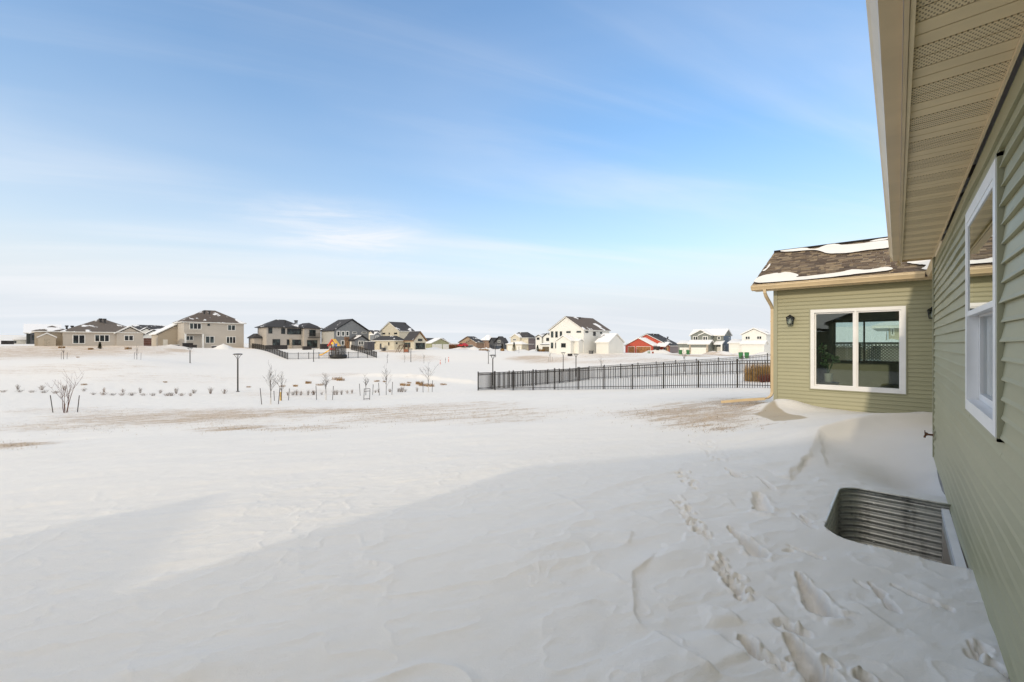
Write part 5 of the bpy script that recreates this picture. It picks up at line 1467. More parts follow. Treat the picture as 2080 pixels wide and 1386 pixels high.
# ------------------------------------------------------------------ fences
FENCE = pm('black_fence_metal', (0.022, 0.017, 0.013), .45, .2, 5)
def picket_mesh(h, w=.013): 
    m = MB(); m.box(-w, w, -w, w, 0, h); return m.mesh('picket', FENCE)
def post_mesh(h, w=.032):
    m = MB(); m.box(-w, w, -w, w, -.4, h); m.box(-w - .008, w + .008, -w - .008, w + .008, h, h + .02); m.add([(-w, -w, h + .02), (w, -w, h + .02), (w, w, h + .02), (-w, w, h + .02), (0, 0, h + .045)], [(0, 1, 4), (1, 2, 4), (2, 3, 4), (3, 0, 4)]); return m.mesh('fence_post', FENCE)
def heights(xs, ys): return height(np.array(xs), np.array(ys))
def fence_run(root, a, b, panel, h, indiv, first=True, gap=.115, pw=.032, lift=.04):
    a = Vector(a); b = Vector(b); L_ = (b - a).length; n = max(1, round(L_ / panel)); d = (b - a) / n
    pts = [a + d * i for i in range(n + 1)]
    gs = heights([p.x for p in pts], [p.y for p in pts])
    # fences are levelled panel by panel: smooth the tops
    top = [g + h for g in gs]
    top = [(top[max(i - 1, 0)] + 2 * top[i] + top[min(i + 1, n)]) / 4 for i in range(n + 1)]
    pme = post_mesh(h + .07, pw); kme = picket_mesh(h + .06, .0125 if indiv else .012)
    joined = MB()
    for i, p in enumerate(pts):
        if i == 0 and not first: continue
        piece('fence_post', pme, root, (p.x, p.y, top[i] - h))
    for i in range(n):
        p, q = pts[i], pts[i + 1]; z0, z1_ = top[i], top[i + 1]
        rl = MB()
        for off in (0.0, -.14, -h + .16):
            w = .016
            dirv = (q - p).normalized(); s_ = Vector((-dirv.y, dirv.x))
            A = Vector((p.x, p.y, z0 + off)); B = Vector((q.x, q.y, z1_ + off)); S = Vector((s_.x, s_.y, 0)) * w
            rl.add([A - S + Vector((0, 0, -.018)), A + S + Vector((0, 0, -.018)), A + S + Vector((0, 0, .018)), A - S + Vector((0, 0, .018)), B - S + Vector((0, 0, -.018)), B + S + Vector((0, 0, -.018)), B + S + Vector((0, 0, .018)), B - S + Vector((0, 0, .018))], [(3, 2, 1, 0), (4, 5, 6, 7), (0, 1, 5, 4), (1, 2, 6, 5), (2, 3, 7, 6), (3, 0, 4, 7)])
        rl.build('rail', FENCE, root)
        m = int((q - p).length / gap)
        for k in range(1, m + 1):
            t_ = k / (m + 1); c = p.lerp(q, t_); zt = z0 + (z1_ - z0) * t_
            if indiv: piece('picket', kme, root, (c.x, c.y, zt - h - .045))
            else: joined.box(c.x - .011, c.x + .011, c.y - .011, c.y + .011, zt - h - .045, zt + .01)
    if not indiv: joined.build('pickets', FENCE, root, kind='stuff')
FH = 1.37
c0 = Vector((-4.1, 23.6)); c1 = Vector((-25.0, 23.6)); c2 = Vector((-25.0, 40.2)); c3 = Vector((1.5, 40.2))
fr = thing('picket_fence', 'black metal picket fence enclosing the neighbouring snowy yard', 'fence', (c1.x, c1.y, gz(c1.x, c1.y)))
fence_run(fr, c0, c1, 1.93, FH, True)
fence_run(fr, c1, c2, 1.93, FH, True, first=False)
fence_run(fr, c2, c3, 1.93, FH, False, first=False)
k0 = P(512, 710, 110).xy; k1 = P(584.5, 731, 86).xy; k2 = P(765, 727, 93).xy; k3 = P(713, 709, 112).xy
f2 = thing('picket_fence', 'distant black picket fence around the playset and trampoline', 'fence', (k1.x, k1.y, gz(k1.x, k1.y)))
fence_run(f2, k0, k1, 2.0, 1.25, False, pw=.05, gap=.16)
fence_run(f2, k1, k2, 1.9, 1.25, False, first=False, pw=.05, gap=.16)
fence_run(f2, k2, k3, 1.9, 1.25, False, first=False, pw=.05, gap=.16)

# ------------------------------------------------------------------ path lamps
LAMPM = pm('lamp_bronze', (.03, .025, .022), .45, .15, 6)
LENS = pm('lamp_lens', (.75, .74, .70), .35, .03)
def make_lamp(h):
    r = bpy.data.objects.new('path_lamp', None); COL.objects.link(r)
    m = MB(); m.lathe((0, 0, 0), [(.15, -.1), (.15, .02), (.065, .05), (.06, h - .5), (.055, h - .46)], 12); m.build('pole', LAMPM, r)
    for k in range(4):
        a = math.pi / 4 + k * math.pi / 2; ca, sa = math.cos(a), math.sin(a)
        m = MB(); m.tube([(.03 * ca, .03 * sa, h - .5), (.07 * ca, .07 * sa, h - .4), (.17 * ca, .17 * sa, h - .22), (.30 * ca, .30 * sa, h - .06), (.34 * ca, .34 * sa, h - .02)], .02, 5); m.build('arm', LAMPM, r)
    m = MB(); m.lathe((0, 0, h), [(.36, -.05), (.40, -.03), (.40, .0), (.30, .04), (.05, .06)], 20); m.build('lamp_head', LAMPM, r)
    m = MB(); m.lathe((0, 0, h), [(.30, -.075), (.33, -.052)], 20); m.build('lens', LENS, r)
    return r
protos = {}
for i, (px, pb, pt, Z, lab) in enumerate([(483, 796, 720, 40, 'path lamp with flared head standing nearest, left of the staked saplings'),
        (1001, 783, 722, 49, 'path lamp with flared head rising behind the corner of the near black fence'),
        (1170, 766, 720, 62, 'path lamp with flat head standing in front of the big white house'),
        (1144, 755, 717, 70, 'thin path lamp just left of the lamp before the white house'),
        (386, 738, 707.5, 68, 'thin path lamp in front of the large beige two-storey house'),
        (637, 734.8, 707, 80, 'thin path lamp in front of the distant picket fence'),
        (834.6, 735.6, 709, 88, 'thin path lamp in front of the cream house with glazed gable'),
        (992, 739, 713, 86, 'pale path lamp in front of the brown row of houses'),
        (1006, 733, 708, 100, 'far thin path lamp right behind the lamp at the fence corner')]):
    v = P(px, pb, Z); hgt = (pb - pt) / F * Z
    o = make_lamp(round(hgt, 2))
    o.location = (v.x, v.y, GZ(v.x, v.y)); o.rotation_euler = (0, 0, R(20 + 37 * i))
    tag(o, lab, 'lamp', 'lamps along the snowy path')

# ------------------------------------------------------------------ saplings with stakes
BARK_R = pm('red_bark', (.13, .055, .04), .8, .25, 20)
BARK_G = pm('grey_bark', (.085, .068, .055), .85, .25, 20)
BARK_W = pm('whitewashed_trunk', (.55, .52, .48), .8, .1, 10)
STAKE = pm('dark_stake', (.05, .04, .035), .6, .2, 10)
def branchy(m, base, d, L_, r, depth, rg, spread=.6, twigs=None, up=.25):
    n = 4; pts = [Vector(base)]; dd = Vector(d).normalized(); rad = [r]
    for i in range(n):
        dd = (dd + Vector((rg.uniform(-.13, .13), rg.uniform(-.13, .13), up * .25))).normalized()
        pts.append(pts[-1] + dd * L_ / n); rad.append(max(r * (1 - .75 * (i + 1) / n), .0035))
    tgt = m if depth >= 2 or twigs is None else twigs
    tgt.tube(pts, rad, 5 if r > .01 else 4)
    if depth <= 0: return
    for k in range(rg.randint(2, 4) if depth > 1 else rg.randint(1, 3)):
        t_ = rg.uniform(.25, .95); i = min(int(t_ * n), n - 1); c = pts[i].lerp(pts[i + 1], t_ * n - i)
        a = rg.uniform(0, 6.283); side = Vector((math.cos(a), math.sin(a), rg.uniform(.1, .5)))
        branchy(m, c, dd * (1 - spread) + side * spread, L_ * rg.uniform(.4, .62), max(rad[i] * .6, .004), depth - 1, rg, spread, twigs, up)
def sapling(px, py, Z, h, label, bark, seed, stems=1, clear=.3, spread=.5, white=False, depth=2, r=.022):
    v = P(px, py, Z); x, y = v.x, v.y; z = GZ(x, y)
    rg = random.Random(seed)
    ro = thing('sapling', label, 'tree', (x, y, z), 'young trees in the swale')
    tr = MB(); tw = MB()
    if stems == 1:
        top = Vector((x + rg.uniform(-.05, .05), y, z + h * .62))
        tr.tube([(x, y, z - .15), (x, y, z + h * clear), top], [r * 1.25, r, r * .6], 6)
        for k in range(7):
            t_ = rg.uniform(0, 1); c = Vector((x, y, z + h * clear)).lerp(top, t_); a = k * 2.4 + rg.uniform(-.4, .4)
            branchy(tr, c, Vector((math.cos(a) * spread, math.sin(a) * spread, .8)), h * rg.uniform(.28, .5) * (1 - .3 * t_), r * .45, depth, rg, .5, tw)
        branchy(tr, top, Vector((0, 0, 1)), h * .38, r * .55, depth, rg, .45, tw)
    else:
        for k in range(stems):
            a = k * 6.283 / stems + rg.uniform(-.3, .3); l = h * rg.uniform(.7, 1.0)
            branchy(tr, Vector((x + .05 * math.cos(a), y + .05 * math.sin(a), z - .1)), Vector((math.cos(a) * spread, math.sin(a) * spread, 1)), l, r * rg.uniform(.6, 1), depth, rg, .5, tw, .5)
    tr.build('trunk', bark, ro); 
    if tw.v: tw.build('crown', bark, ro)
    if white:
        m = MB(); m.tube([(x, y, z - .1), (x, y, z + h * clear * .8)], r * 1.5, 7); m.build('trunk_guard', BARK_W, ro)
    return ro
def stake(px, py, topx, topy, Z, label, name='support_stake'):
    v = P(px, py, Z); x, y = v.x, v.y; z = GZ(x, y)
    w = P(topx, topy, Z); hgt = (py - topy) / F * Z
    m = MB(); b_ = Vector((x, y, z - .3)); t_ = Vector((w.x, w.y, z + hgt)); s_ = .016
    m.tube([b_, t_], .022, 5)
    m.box(t_.x - .03, t_.x + .03, t_.y - .008, t_.y + .008, t_.z - .09, t_.z - .06)
    o = m.build(name, STAKE)
    me = o.data; off = Vector((x, y, z)); me.transform(Matrix.Translation(-off)); o.location = off
    tag(o, label, 'stake', 'stakes beside the saplings')
sapling(133, 839, 24, 1.95, 'multi-stemmed red-barked young tree at far left of the yard', BARK_R, 4, stems=5, spread=.2, r=.028)
stake(109, 838, 102, 803, 24, 'leaning dark stake left of the red-barked young tree'); stake(156, 835, 161, 801, 24.2, 'leaning dark stake right of the red-barked young tree')
q5 = zone(480, 740, 9.4545)
sapling(*q5(662, 790), 27.3, 2.35, 'slim bare sapling with leaning top nearest the four grouped stakes', BARK_G, 9, clear=.22, spread=.28, white=True)
sapling(*q5(868, 655), 31, 1.95, 'bare sapling with yellow trunk guard behind the leaning sapling', BARK_G, 15, clear=.25, spread=.45)
sapling(*q5(1722, 700), 31, 1.9, 'bare sapling standing alone between two stakes, mid swale', BARK_G, 21, clear=.3, spread=.35, white=True)
for (a, b_, Z, lab) in (((495, 792), (458, 485), 27.2, 'front left stake of the four around two saplings'), ((800, 770), (838, 462), 27.4, 'front right stake of the four around two saplings'),
        ((737, 680), (722, 485), 31, 'rear left stake of the four around two saplings'), ((997, 668), (1020, 440), 31, 'rear right stake of the four around two saplings'),
        ((1546, 702), (1530, 440), 31, 'stake left of the lone sapling, mid swale'), ((1842, 688), (1866, 425), 31, 'stake right of the lone sapling, mid swale')):
    stake(*q5(*a), *q5(*b_), Z, lab)
vv = P(*q5(850, 650), 31); m = MB(); zz = GZ(vv.x, vv.y); m.tube([(vv.x, vv.y, zz - .05), (vv.x + .02, vv.y, zz + .62)], [.07, .05], 8); tag(m.build('trunk_guard_sleeve', pm('yellow_plastic', (.55, .36, .12), .6, .15)), 'yellow plastic sleeve around the base of a bare sapling', 'tree guard')
q7 = zone(700, 730, 8)
sapling(*q7(345, 560), 34.5, 1.6, 'sparse young sapling behind the small wooden frame', BARK_G, 33, clear=.3, spread=.4)
sapling(*q7(676, 588), 34, 2.35, 'vase-shaped bare sapling left of the dry grass clumps', BARK_G, 37, clear=.2, spread=.5)
sapling(*q7(1360, 545), 35, 2.4, 'wide-crowned bare sapling in front of the dry grass clumps', BARK_G, 41, clear=.28, spread=.7, white=True)
for (a, b_, Z, lab) in (((258, 556), (240, 362), 34.5, 'stake left of the sparse sapling behind the wooden frame'), ((453, 548), (466, 375), 34.5, 'stake right of the sparse sapling behind the wooden frame'),
        ((568, 586), (553, 380), 34, 'brown stake left of the vase-shaped sapling'), ((765, 578), (781, 372), 34, 'stake right of the vase-shaped sapling'),
        ((1276, 540), (1272, 345), 35, 'stake left of the wide-crowned sapling'), ((1420, 535), (1430, 345), 35, 'stake right of the wide-crowned sapling')):
    stake(*q7(*a), *q7(*b_), Z, lab)
ORD = ['first', 'second', 'third', 'fourth', 'fifth', 'sixth', 'seventh', 'eighth', 'ninth', 'tenth', 'eleventh', 'twelfth', 'thirteenth', 'fourteenth', 'fifteenth', 'sixteenth', 'seventeenth', 'eighteenth', 'nineteenth', 'twentieth']
# small timber frame
v = P(745, 813, 31); x, y = v.x, v.y; z = GZ(x, y); r = thing('timber_frame', 'small dark timber frame standing in the snow by the bare saplings', 'frame', (x, y, z))
ux = RT
def pt2(a, zz): return Vector((x, y, z)) + Vector((ux.x, ux.y, 0)) * a + Vector((0, 0, zz))
for a in (-.2, .22):
    m = MB(); m.tube([pt2(a - .02, -.2), pt2(a + .02, .82)], .022, 5); m.build('post', STAKE, r)
for zz in (.8, .63, .08):
    m = MB(); m.tube([pt2(-.2, zz - .01), pt2(.22, zz + .02)], .02, 5); m.build('crossbar', STAKE, r)
# far saplings with stakes
for (px, py, Z, hgt, lab, sd) in ((129, 728, 62, 1.6, 'thin far sapling below the beige ranch house, at left', 51), (278, 728, 62, 2.0, 'thin far sapling below the corner of the beige ranch house', 53), (1117.5, 735, 88, 2.2, 'thin far sapling before the white house with brown garage', 55),
        (787, 733, 82, 2.0, 'thin far sapling right of the distant picket fence', 57), (822, 731, 86, 1.9, 'faint far sapling left of the cream house lamp', 59), (861, 733, 84, 2.0, 'thin far sapling right of the cream house lamp', 61), (1054, 726, 110, 2.4, 'far sapling below the evergreen by the taupe house', 63), (1221, 748, 66, 2.6, 'far bare sapling behind the fence before the white house', 65), (1390, 755, 46, 3.0, 'taller bare tree behind the near fence, before the bins', 67)):
    sapling(px, py, Z, hgt, lab, BARK_G, sd, clear=.25, spread=.4, depth=1, r=.026)
for (px, Z, lab) in ((124, 62, 'far stake left of the thin sapling below the ranch house'), (136, 62, 'far stake right of the thin sapling below the ranch house'), (272.5, 62, 'far stake left of the sapling below the ranch house corner'), (286, 62, 'far stake right of the sapling below the ranch house corner'), (1114, 88, 'far stake left of the sapling before the white houses'), (1121.5, 88, 'far stake right of the sapling before the white houses')):
    pyb = 730 if Z == 62 else 735; stake(px, pyb, px + .6, pyb - (14 if Z == 62 else 9), Z, lab)
# ------------------------------------------------------------------ shrubs and dry grass
TWIG = pm('dry_twig', (.19, .125, .085), .85, .25, 15); TWIG2 = pm('grey_twig', (.16, .125, .10), .85, .25, 15)
GRASS = pm('dry_grass', (.34, .19, .065), .8, .35, 9); GRASS2 = pm('rust_grass', (.22, .09, .035), .8, .35, 9)
def shrub_mesh(seed, n, w, h, mat, rr=.006):
    rg = random.Random(seed); m = MB()
    for k in range(n):
        a = rg.uniform(0, 6.283); l = rg.uniform(.5, 1) * h; sp = rg.uniform(.1, 1) * w
        b_ = Vector((math.cos(a) * w * .25 * rg.random(), math.sin(a) * w * .25 * rg.random(), -.05))
        t_ = Vector((math.cos(a) * sp, math.sin(a) * sp, l)); mid = (b_ + t_) / 2 + Vector((rg.uniform(-.04, .04), rg.uniform(-.04, .04), .05))
        m.tube([b_, mid, t_], [rr, rr * .8, rr * .4], 3, cap=False)
        for _ in range(2):
            s_ = mid.lerp(t_, rg.random()); m.tube([s_, s_ + Vector((rg.uniform(-.12, .12), rg.uniform(-.12, .12), rg.uniform(.05, .16)))], [rr * .6, rr * .3], 3, cap=False)
    return m.mesh('bare_shrub', mat, fixn=False)
SH = [shrub_mesh(100 + i, 26, .28 if i % 2 else .20, .42 if i % 2 else .55, TWIG if i % 3 else TWIG2) for i in range(6)]
SHL = [shrub_mesh(200 + i, 30, .42, .26, TWIG2 if i % 2 else TWIG) for i in range(4)]
q6 = zone(0, 740, 4.16)
def rank(l, v): return sorted(l).index(v)
def put(me, px, py, Z, s=1.0, name='bare_shrub', label='', cat='shrub', group=None):
    v = P(px, py, Z); o = bpy.data.objects.new(name, me); COL.objects.link(o); o.location = (v.x, v.y, GZ(v.x, v.y) - .02); o.scale = (s, s, s); o.rotation_euler = (0, 0, random.uniform(0, 6.28)); tag(o, label, cat, group); return o
UPL = 'upright leafless shrub in the back row along the path, left of the near lamp'; LOWL = 'low twiggy shrub in the front row along the path, left of the near lamp'
for i, (x_, y_) in enumerate([(152, 278), (352, 275), (545, 290), (710, 260), (880, 255), (1040, 250), (1185, 248), (1355, 250), (1490, 243), (1640, 238), (1778, 238), (1895, 238)]):
    put(SH[i % 6], *q6(x_, y_), 38, random.uniform(.75, 1.15), label='upright leafless shrub, %s from left in the back row along the path' % ORD[i], group='upright shrubs along the path')
for i, (x_, y_) in enumerate([(25, 318), (165, 310), (270, 308), (370, 302), (465, 300), (790, 290), (875, 280), (948, 278), (1030, 280), (1110, 284), (1210, 276), (1295, 274), (1410, 276), (1450, 276), (1535, 280), (1610, 285)]):
    put(SHL[i % 4] if i != 15 else SH[1], *q6(x_, y_), 36, random.uniform(.65, 1.05), label='low twiggy shrub, %s from left in the front row along the path' % ORD[i], group='low shrubs along the path')
for i, (x_, y_) in enumerate([(985, 610), (1090, 632), (1160, 560), (1240, 605), (1378, 622), (1475, 640), (1490, 530), (1640, 545), (1930, 600), (1880, 580), (2020, 550)]):
    put(SH[(i + 2) % 6], *q5(x_, y_), 36, random.uniform(.6, 1.0), label='small round leafless shrub, %s from left among the staked saplings' % ORD[rank([985, 1090, 1160, 1240, 1378, 1475, 1490, 1640, 1930, 1880, 2020], x_)], group='shrubs among the saplings')
for i, (x_, y_) in enumerate([(45, 555), (120, 598), (500, 535), (550, 525), (740, 500), (870, 520), (905, 530), (940, 535), (985, 525), (1175, 530)]):
    put(SH[(i + 1) % 6], *q7(x_, y_), 37, random.uniform(.65, 1.05), label='small brown leafless shrub, %s from left around the vase-shaped sapling' % ORD[i], group='shrubs in the swale')
def tuft_mesh(seed, n, w, h, mat, bend=.5, wide=.008):
    rg = random.Random(seed); m = MB()
    for k in range(n):
        a = rg.uniform(0, 6.283); r0 = w * .5 * math.sqrt(rg.random()); b_ = Vector((math.cos(a) * r0, math.sin(a) * r0 * .6, -.03)); l = h * rg.uniform(.55, 1)
        a2 = rg.gauss(0, .8); dx = Vector((math.cos(a2), math.sin(a2), 0)) * bend * l * rg.uniform(.2, 1)
        s_ = Vector((-math.sin(a2), math.cos(a2), 0)) * wide
        mid = b_ + dx * .35 + Vector((0, 0, l * .65)); t_ = b_ + dx + Vector((0, 0, l * .9))
        m.add([b_ - s_, b_ + s_, mid + s_ * .8, mid - s_ * .8, t_], [(0, 1, 2, 3), (3, 2, 4)])
    return m.mesh('grass_clump', mat, fixn=False)
TU = [tuft_mesh(i, 160, .9, .38, GRASS, .8) for i in range(4)]
GL = [(q5, 1385, 350, 48, 1.15), (q5, 1600, 368, 46, .9), (q5, 1930, 268, 52, 1.4), (q5, 2000, 280, 51, 1.1), (q5, 880, 435, 45, .7), (q5, 1135, 432, 45, .8), (q5, 240, 432, 44, .6), (q7, 520, 288, 50, .8), (q7, 645, 290, 50, .6), (q7, 945, 335, 46, 1.1), (q7, 1030, 345, 46, .9), (q7, 1050, 285, 49, .7), (q7, 1215, 312, 48, 1.5), (q7, 1280, 335, 46, 1.2), (q7, 1390, 350, 45, 1.3), (q7, 1610, 318, 48, .9), (q6, 712, 218, 42, .6), (q6, 1395, 190, 46, .55), (q6, 660, 50, 66, .6)]
GX = [zn(x_, y_)[0] for zn, x_, y_, Z, s_ in GL]
for i, (zn, x_, y_, Z, s_) in enumerate(GL):
    put(TU[i % 4], *zn(x_, y_), Z, s_, 'grass_clump', 'tan dry grass clump, %s from left in the swale snow' % ORD[rank(GX, zn(x_, y_)[0])], 'grass clump', 'dry grass clumps in the swale')
for (px, py, Z, lab) in ((125.5, 706.5, 82, 'round tan shrub near the shed of the beige ranch house'), (184.5, 707, 82, 'round tan shrub left of the small conifer')):
    put(tuft_mesh(int(px), 260, 1.2, .6, GRASS, .3, .012), px, py, Z, .85, 'ball_shrub', lab, 'shrub')
put(tuft_mesh(77, 240, 1.3, .75, GRASS, .3, .012), 260.5, 703.5, 84, .9, 'ball_shrub', 'round tan shrub under the right window of the ranch house', 'shrub')
# tall ornamental grass by the near fence
v = P(1545, 781, 25.5); gzv = GZ(v.x, v.y)
og = thing('ornamental_grass', 'tall golden ornamental grass behind the fence by the downspout', 'plant', (v.x, v.y, gzv))
for k in range(5):
    me = tuft_mesh(300 + k, 420, .9, 1.35, pm('golden_grass', (.42, .26, .10), .8, .3, 6), .16, .006); piece('blades', me, og, (v.x + RT.x * (k - 1.6) * .34, v.y + RT.y * (k - 1.6) * .34, gzv))
for k in range(4):
    me = shrub_mesh(400 + k, 60, .45, .45, pm('maroon_twig', (.16, .045, .03), .8, .3, 8), .007); piece('stems', me, og, (v.x + RT.x * (k - .6) * .36 - FW.x * .6, v.y + RT.y * (k - .6) * .36 - FW.y * .6, gzv))
# stubble poking through the thin snow of the yard
m = MB(); rg = random.Random(8)
spots = []
for (px, py, hw, hh, amt) in DIRT[:18]:
    n = int(520 * amt * (hw / 170))
    for _ in range(n): spots.append((px + rg.gauss(0, hw * .42), py + rg.gauss(0, hh * .42)))
sp_ = np.array([q for q in spots if q[1] > 802 and q[0] < 1560])
ux_ = (sp_[:, 0] - 1040.0) / F
dx_ = FW.x + RT.x * ux_; dy_ = FW.y + RT.y * ux_
Zg = np.full(len(sp_), 12.0)
for _ in range(14):
    Zg = np.minimum(.5 * Zg + .5 * (CAMH - base_h(dx_ * Zg, dy_ * Zg)) * F / (sp_[:, 1] - HOR), 60)
xs, ys = dx_ * Zg, dy_ * Zg
hs_ = height(np.array(xs), np.array(ys))
for x_, y_, z_ in zip(xs, ys, hs_):
    for _ in range(rg.randint(1, 3)):
        a = rg.uniform(0, 6.28); l = rg.uniform(.015, .06); tilt = rg.uniform(.3, 1.6)
        b_ = Vector((x_ + rg.gauss(0, .06), y_ + rg.gauss(0, .06), z_ - .008)); s_ = Vector((-math.sin(a), math.cos(a), 0)) * .005
        t_ = b_ + Vector((math.cos(a) * l * tilt, math.sin(a) * l * tilt, l))
        m.add([b_ - s_, b_ + s_, t_], [(0, 1, 2)])
o = m.build('dry_grass', pm('straw', (.42, .30, .17), .9, .35, 12), fixn=False); o['kind'] = 'stuff'; o['label'] = 'short straw-coloured turf blades poking through the thin snow'

# ------------------------------------------------------------------ playset, trampoline
PR = pm('red_plastic', (.70, .03, .02), .4, .08); PY = pm('yellow_plastic_sheet', (.90, .48, .02), .4, .08); PW = pm('playset_wood', (.30, .17, .08), .7, .2, 4); PG = pm('green_plastic', (.06, .3, .08), .4, .1); PB = pm('blue_plastic', (.05, .15, .5), .4, .1)
v = P(678, 722, 95); z = GZ(v.x, v.y); r = thing('playset', 'wooden playset with red and yellow roof and yellow slide', 'playset', (v.x, v.y, z))
def lp(a, d, h_): return Vector((v.x, v.y, z)) + RT * a + FW * d + Vector((0, 0, h_))
def lbox(m, a0, a1, d0, d1, h0, h1): m.add([lp(a, d, h_) for h_ in (h0, h1) for d in (d0, d1) for a in (a0, a1)], [(0, 2, 3, 1), (4, 5, 7, 6), (0, 1, 5, 4), (2, 6, 7, 3), (0, 4, 6, 2), (1, 3, 7, 5)]); return m
for a in (-.75, .75):
    for d in (-.6, .6): lbox(MB(), a - .06, a + .06, d - .06, d + .06, -.3, 2.55).build('post', PW, r)
lbox(MB(), -.85, .85, -.7, .7, 1.15, 1.28).build('deck', PW, r)
m = MB(); m.extrude([lp(-1.15, -.8, 2.2), lp(-.1, -.8, 3.75), lp(0, -.8, 3.7), lp(-1.0, -.8, 2.15)], FW * 1.6); m.build('roof_panel', PR, r)
m = MB(); m.extrude([lp(1.25, -.8, 2.2), lp(.1, -.8, 3.75), lp(0, -.8, 3.7), lp(1.1, -.8, 2.15)], FW * 1.6); m.build('roof_panel', PY, r, label='yellow half of the playset roof')
m = MB(); m.extrude([lp(-.35, -.83, 2.55), lp(.35, -.83, 2.55), lp(0, -.83, 3.2)], FW * .04); m.build('gable_board', PY, r)
m = MB(); m.extrude([lp(-.9, -.35, 1.35), lp(-.9, .15, 1.35), lp(-.9, .15, 1.15), lp(-.9, -.35, 1.15)], -RT * 1.6 + Vector((0, 0, -.95))); m.extrude([lp(-2.5, -.35, .4), lp(-2.5, .15, .4), lp(-2.5, .15, .2), lp(-2.5, -.35, .2)], -RT * .55 + Vector((0, 0, -.1))); m.build('slide', PY, r)
lbox(MB(), .8, 1.05, -.9, -.6, 2.0, 2.7).build('side_panel', PB, r); lbox(MB(), -.6, .6, -.66, -.62, 1.3, 1.75).build('side_panel', PR, r)
v = P(687.5, 729, 90); z = GZ(v.x, v.y); r = thing('trampoline', 'round black trampoline with dark safety net inside the far fence', 'trampoline', (v.x, v.y, z))
m = MB(); m.lathe((v.x, v.y, z), [(1.62, .02), (1.72, .3), (1.72, .62), (1.62, .74), (1.35, .76), (1.3, .7)], 28); m.build('frame_pad', BLK, r, smooth=True)
m = MB(); m.lathe((v.x, v.y, z), [(1.33, .66), (1.33, .69)], 28); m.build('jump_mat', pm('snowy_mat', (.55, .55, .55), .8, .2), r)
nm = bpy.data.materials.new('safety_net'); nm.use_nodes = True; t = nm.node_tree
b = t.nodes['Principled BSDF']; b.inputs['Base Color'].default_value = (.02, .02, .022, 1)
b.inputs['Alpha'].default_value = .55
m = MB(); n_ = 28; vs = [(v.x + 1.4 * math.cos(2 * math.pi * k / n_), v.y + 1.4 * math.sin(2 * math.pi * k / n_), z + h_) for h_ in (.72, 2.5) for k in range(n_)]
m.add(vs, [(k, (k + 1) % n_, n_ + (k + 1) % n_, n_ + k) for k in range(n_)]); m.build('net', nm, r)
for k in range(6):
    a = k * math.pi / 3 + .2; m = MB(); m.tube([(v.x + 1.5 * math.cos(a), v.y + 1.5 * math.sin(a), z), (v.x + 1.5 * math.cos(a), v.y + 1.5 * math.sin(a), z + 2.2), (v.x + 1.4 * math.cos(a), v.y + 1.4 * math.sin(a), z + 2.55)], .06, 6); m.build('pole', BLK, r)
# wooden swing set by the cream house
v = P(813, 714.5, 104); z = GZ(v.x, v.y); r = thing('swing_set', 'brown wooden swing set and climbing frame before the cream house', 'swing set', (v.x, v.y, z))
DW = pm('dark_wood', (.09, .05, .035), .8, .2)
for (a, bb) in (((-1.2, 0, 0), (-.2, 0, 1.8)), ((-1.0, 1.2, 0), (-.2, .6, 1.8)), ((-.35, 0, 0), (1.0, 0, 1.9)), ((-.2, .3, 1.8), (1.6, .3, 1.9))):
    m = MB(); m.tube([lp(a[0], a[1], a[2] - .2 if a[2] == 0 else a[2]), lp(*bb)], .07, 5); m.build('beam', DW, r)
for a in (.9, 1.9):
    for d in (0, .9): lbox(MB(), a - .07, a + .07, d - .07, d + .07, -.2, 1.95).build('post', DW, r)
lbox(MB(), .85, 1.95, -.05, .95, .85, .97).build('deck', DW, r); lbox(MB(), .85, 1.95, -.09, -.04, .1, .8).build('panel', pm('rust_panel', (.25, .09, .05), .7, .2), r)

# ------------------------------------------------------------------ small far things
def bin_(px, py, Z, label, mat):
    v = P(px, py, Z); z = GZ(v.x, v.y); r = thing('wheelie_bin', label, 'bin', (v.x, v.y, z), 'green bins in front of garages')
    m = MB(); m.add([(v.x + a * .24, v.y + c * .27, z) for a, c in ((-1, -1), (1, -1), (1, 1), (-1, 1))] + [(v.x + a * .31, v.y + c * .36, z + .98) for a, c in ((-1, -1), (1, -1), (1, 1), (-1, 1))], [(3, 2, 1, 0), (4, 5, 6, 7), (0, 1, 5, 4), (1, 2, 6, 5), (2, 3, 7, 6), (3, 0, 4, 7)]); m.build('body', mat, r)
    m = MB(); m.add([(v.x + a * .34, v.y + c * .4, z + .985) for a, c in ((-1, -1), (1, -1), (1, 1), (-1, 1))] + [(v.x + a * .28, v.y + c * .32, z + 1.08) for a, c in ((-1, -1), (1, -1), (1, 1), (-1, 1))], [(3, 2, 1, 0), (4, 5, 6, 7), (0, 1, 5, 4), (1, 2, 6, 5), (2, 3, 7, 6), (3, 0, 4, 7)]); m.build('lid', mat, r)
    for a in (-1, 1): m = MB(); m.tube([(v.x + a * .3, v.y + .25, z + .12), (v.x + a * .36, v.y + .25, z + .12)], .12, 10); m.build('wheel', BLK, r)
GB = pm('green_bin_plastic', (.03, .17, .055), .5, .1)
bin_(1382.5, 720.3, 104, 'green bin left of the narrow white garage door of the blue house', GB); bin_(1397.5, 720.3, 104, 'green bin between the two garage doors of the blue house', GB)
bin_(1505, 729.5, 76, 'green bin on the drive of the white garage house, left one', GB); bin_(1517, 730, 75, 'green bin on the drive of the white garage house, right one', GB)
OR = pm('orange_plastic', (.65, .10, .02), .5, .1); GRYP = pm('grey_post_paint', (.4, .4, .4), .6, .1)
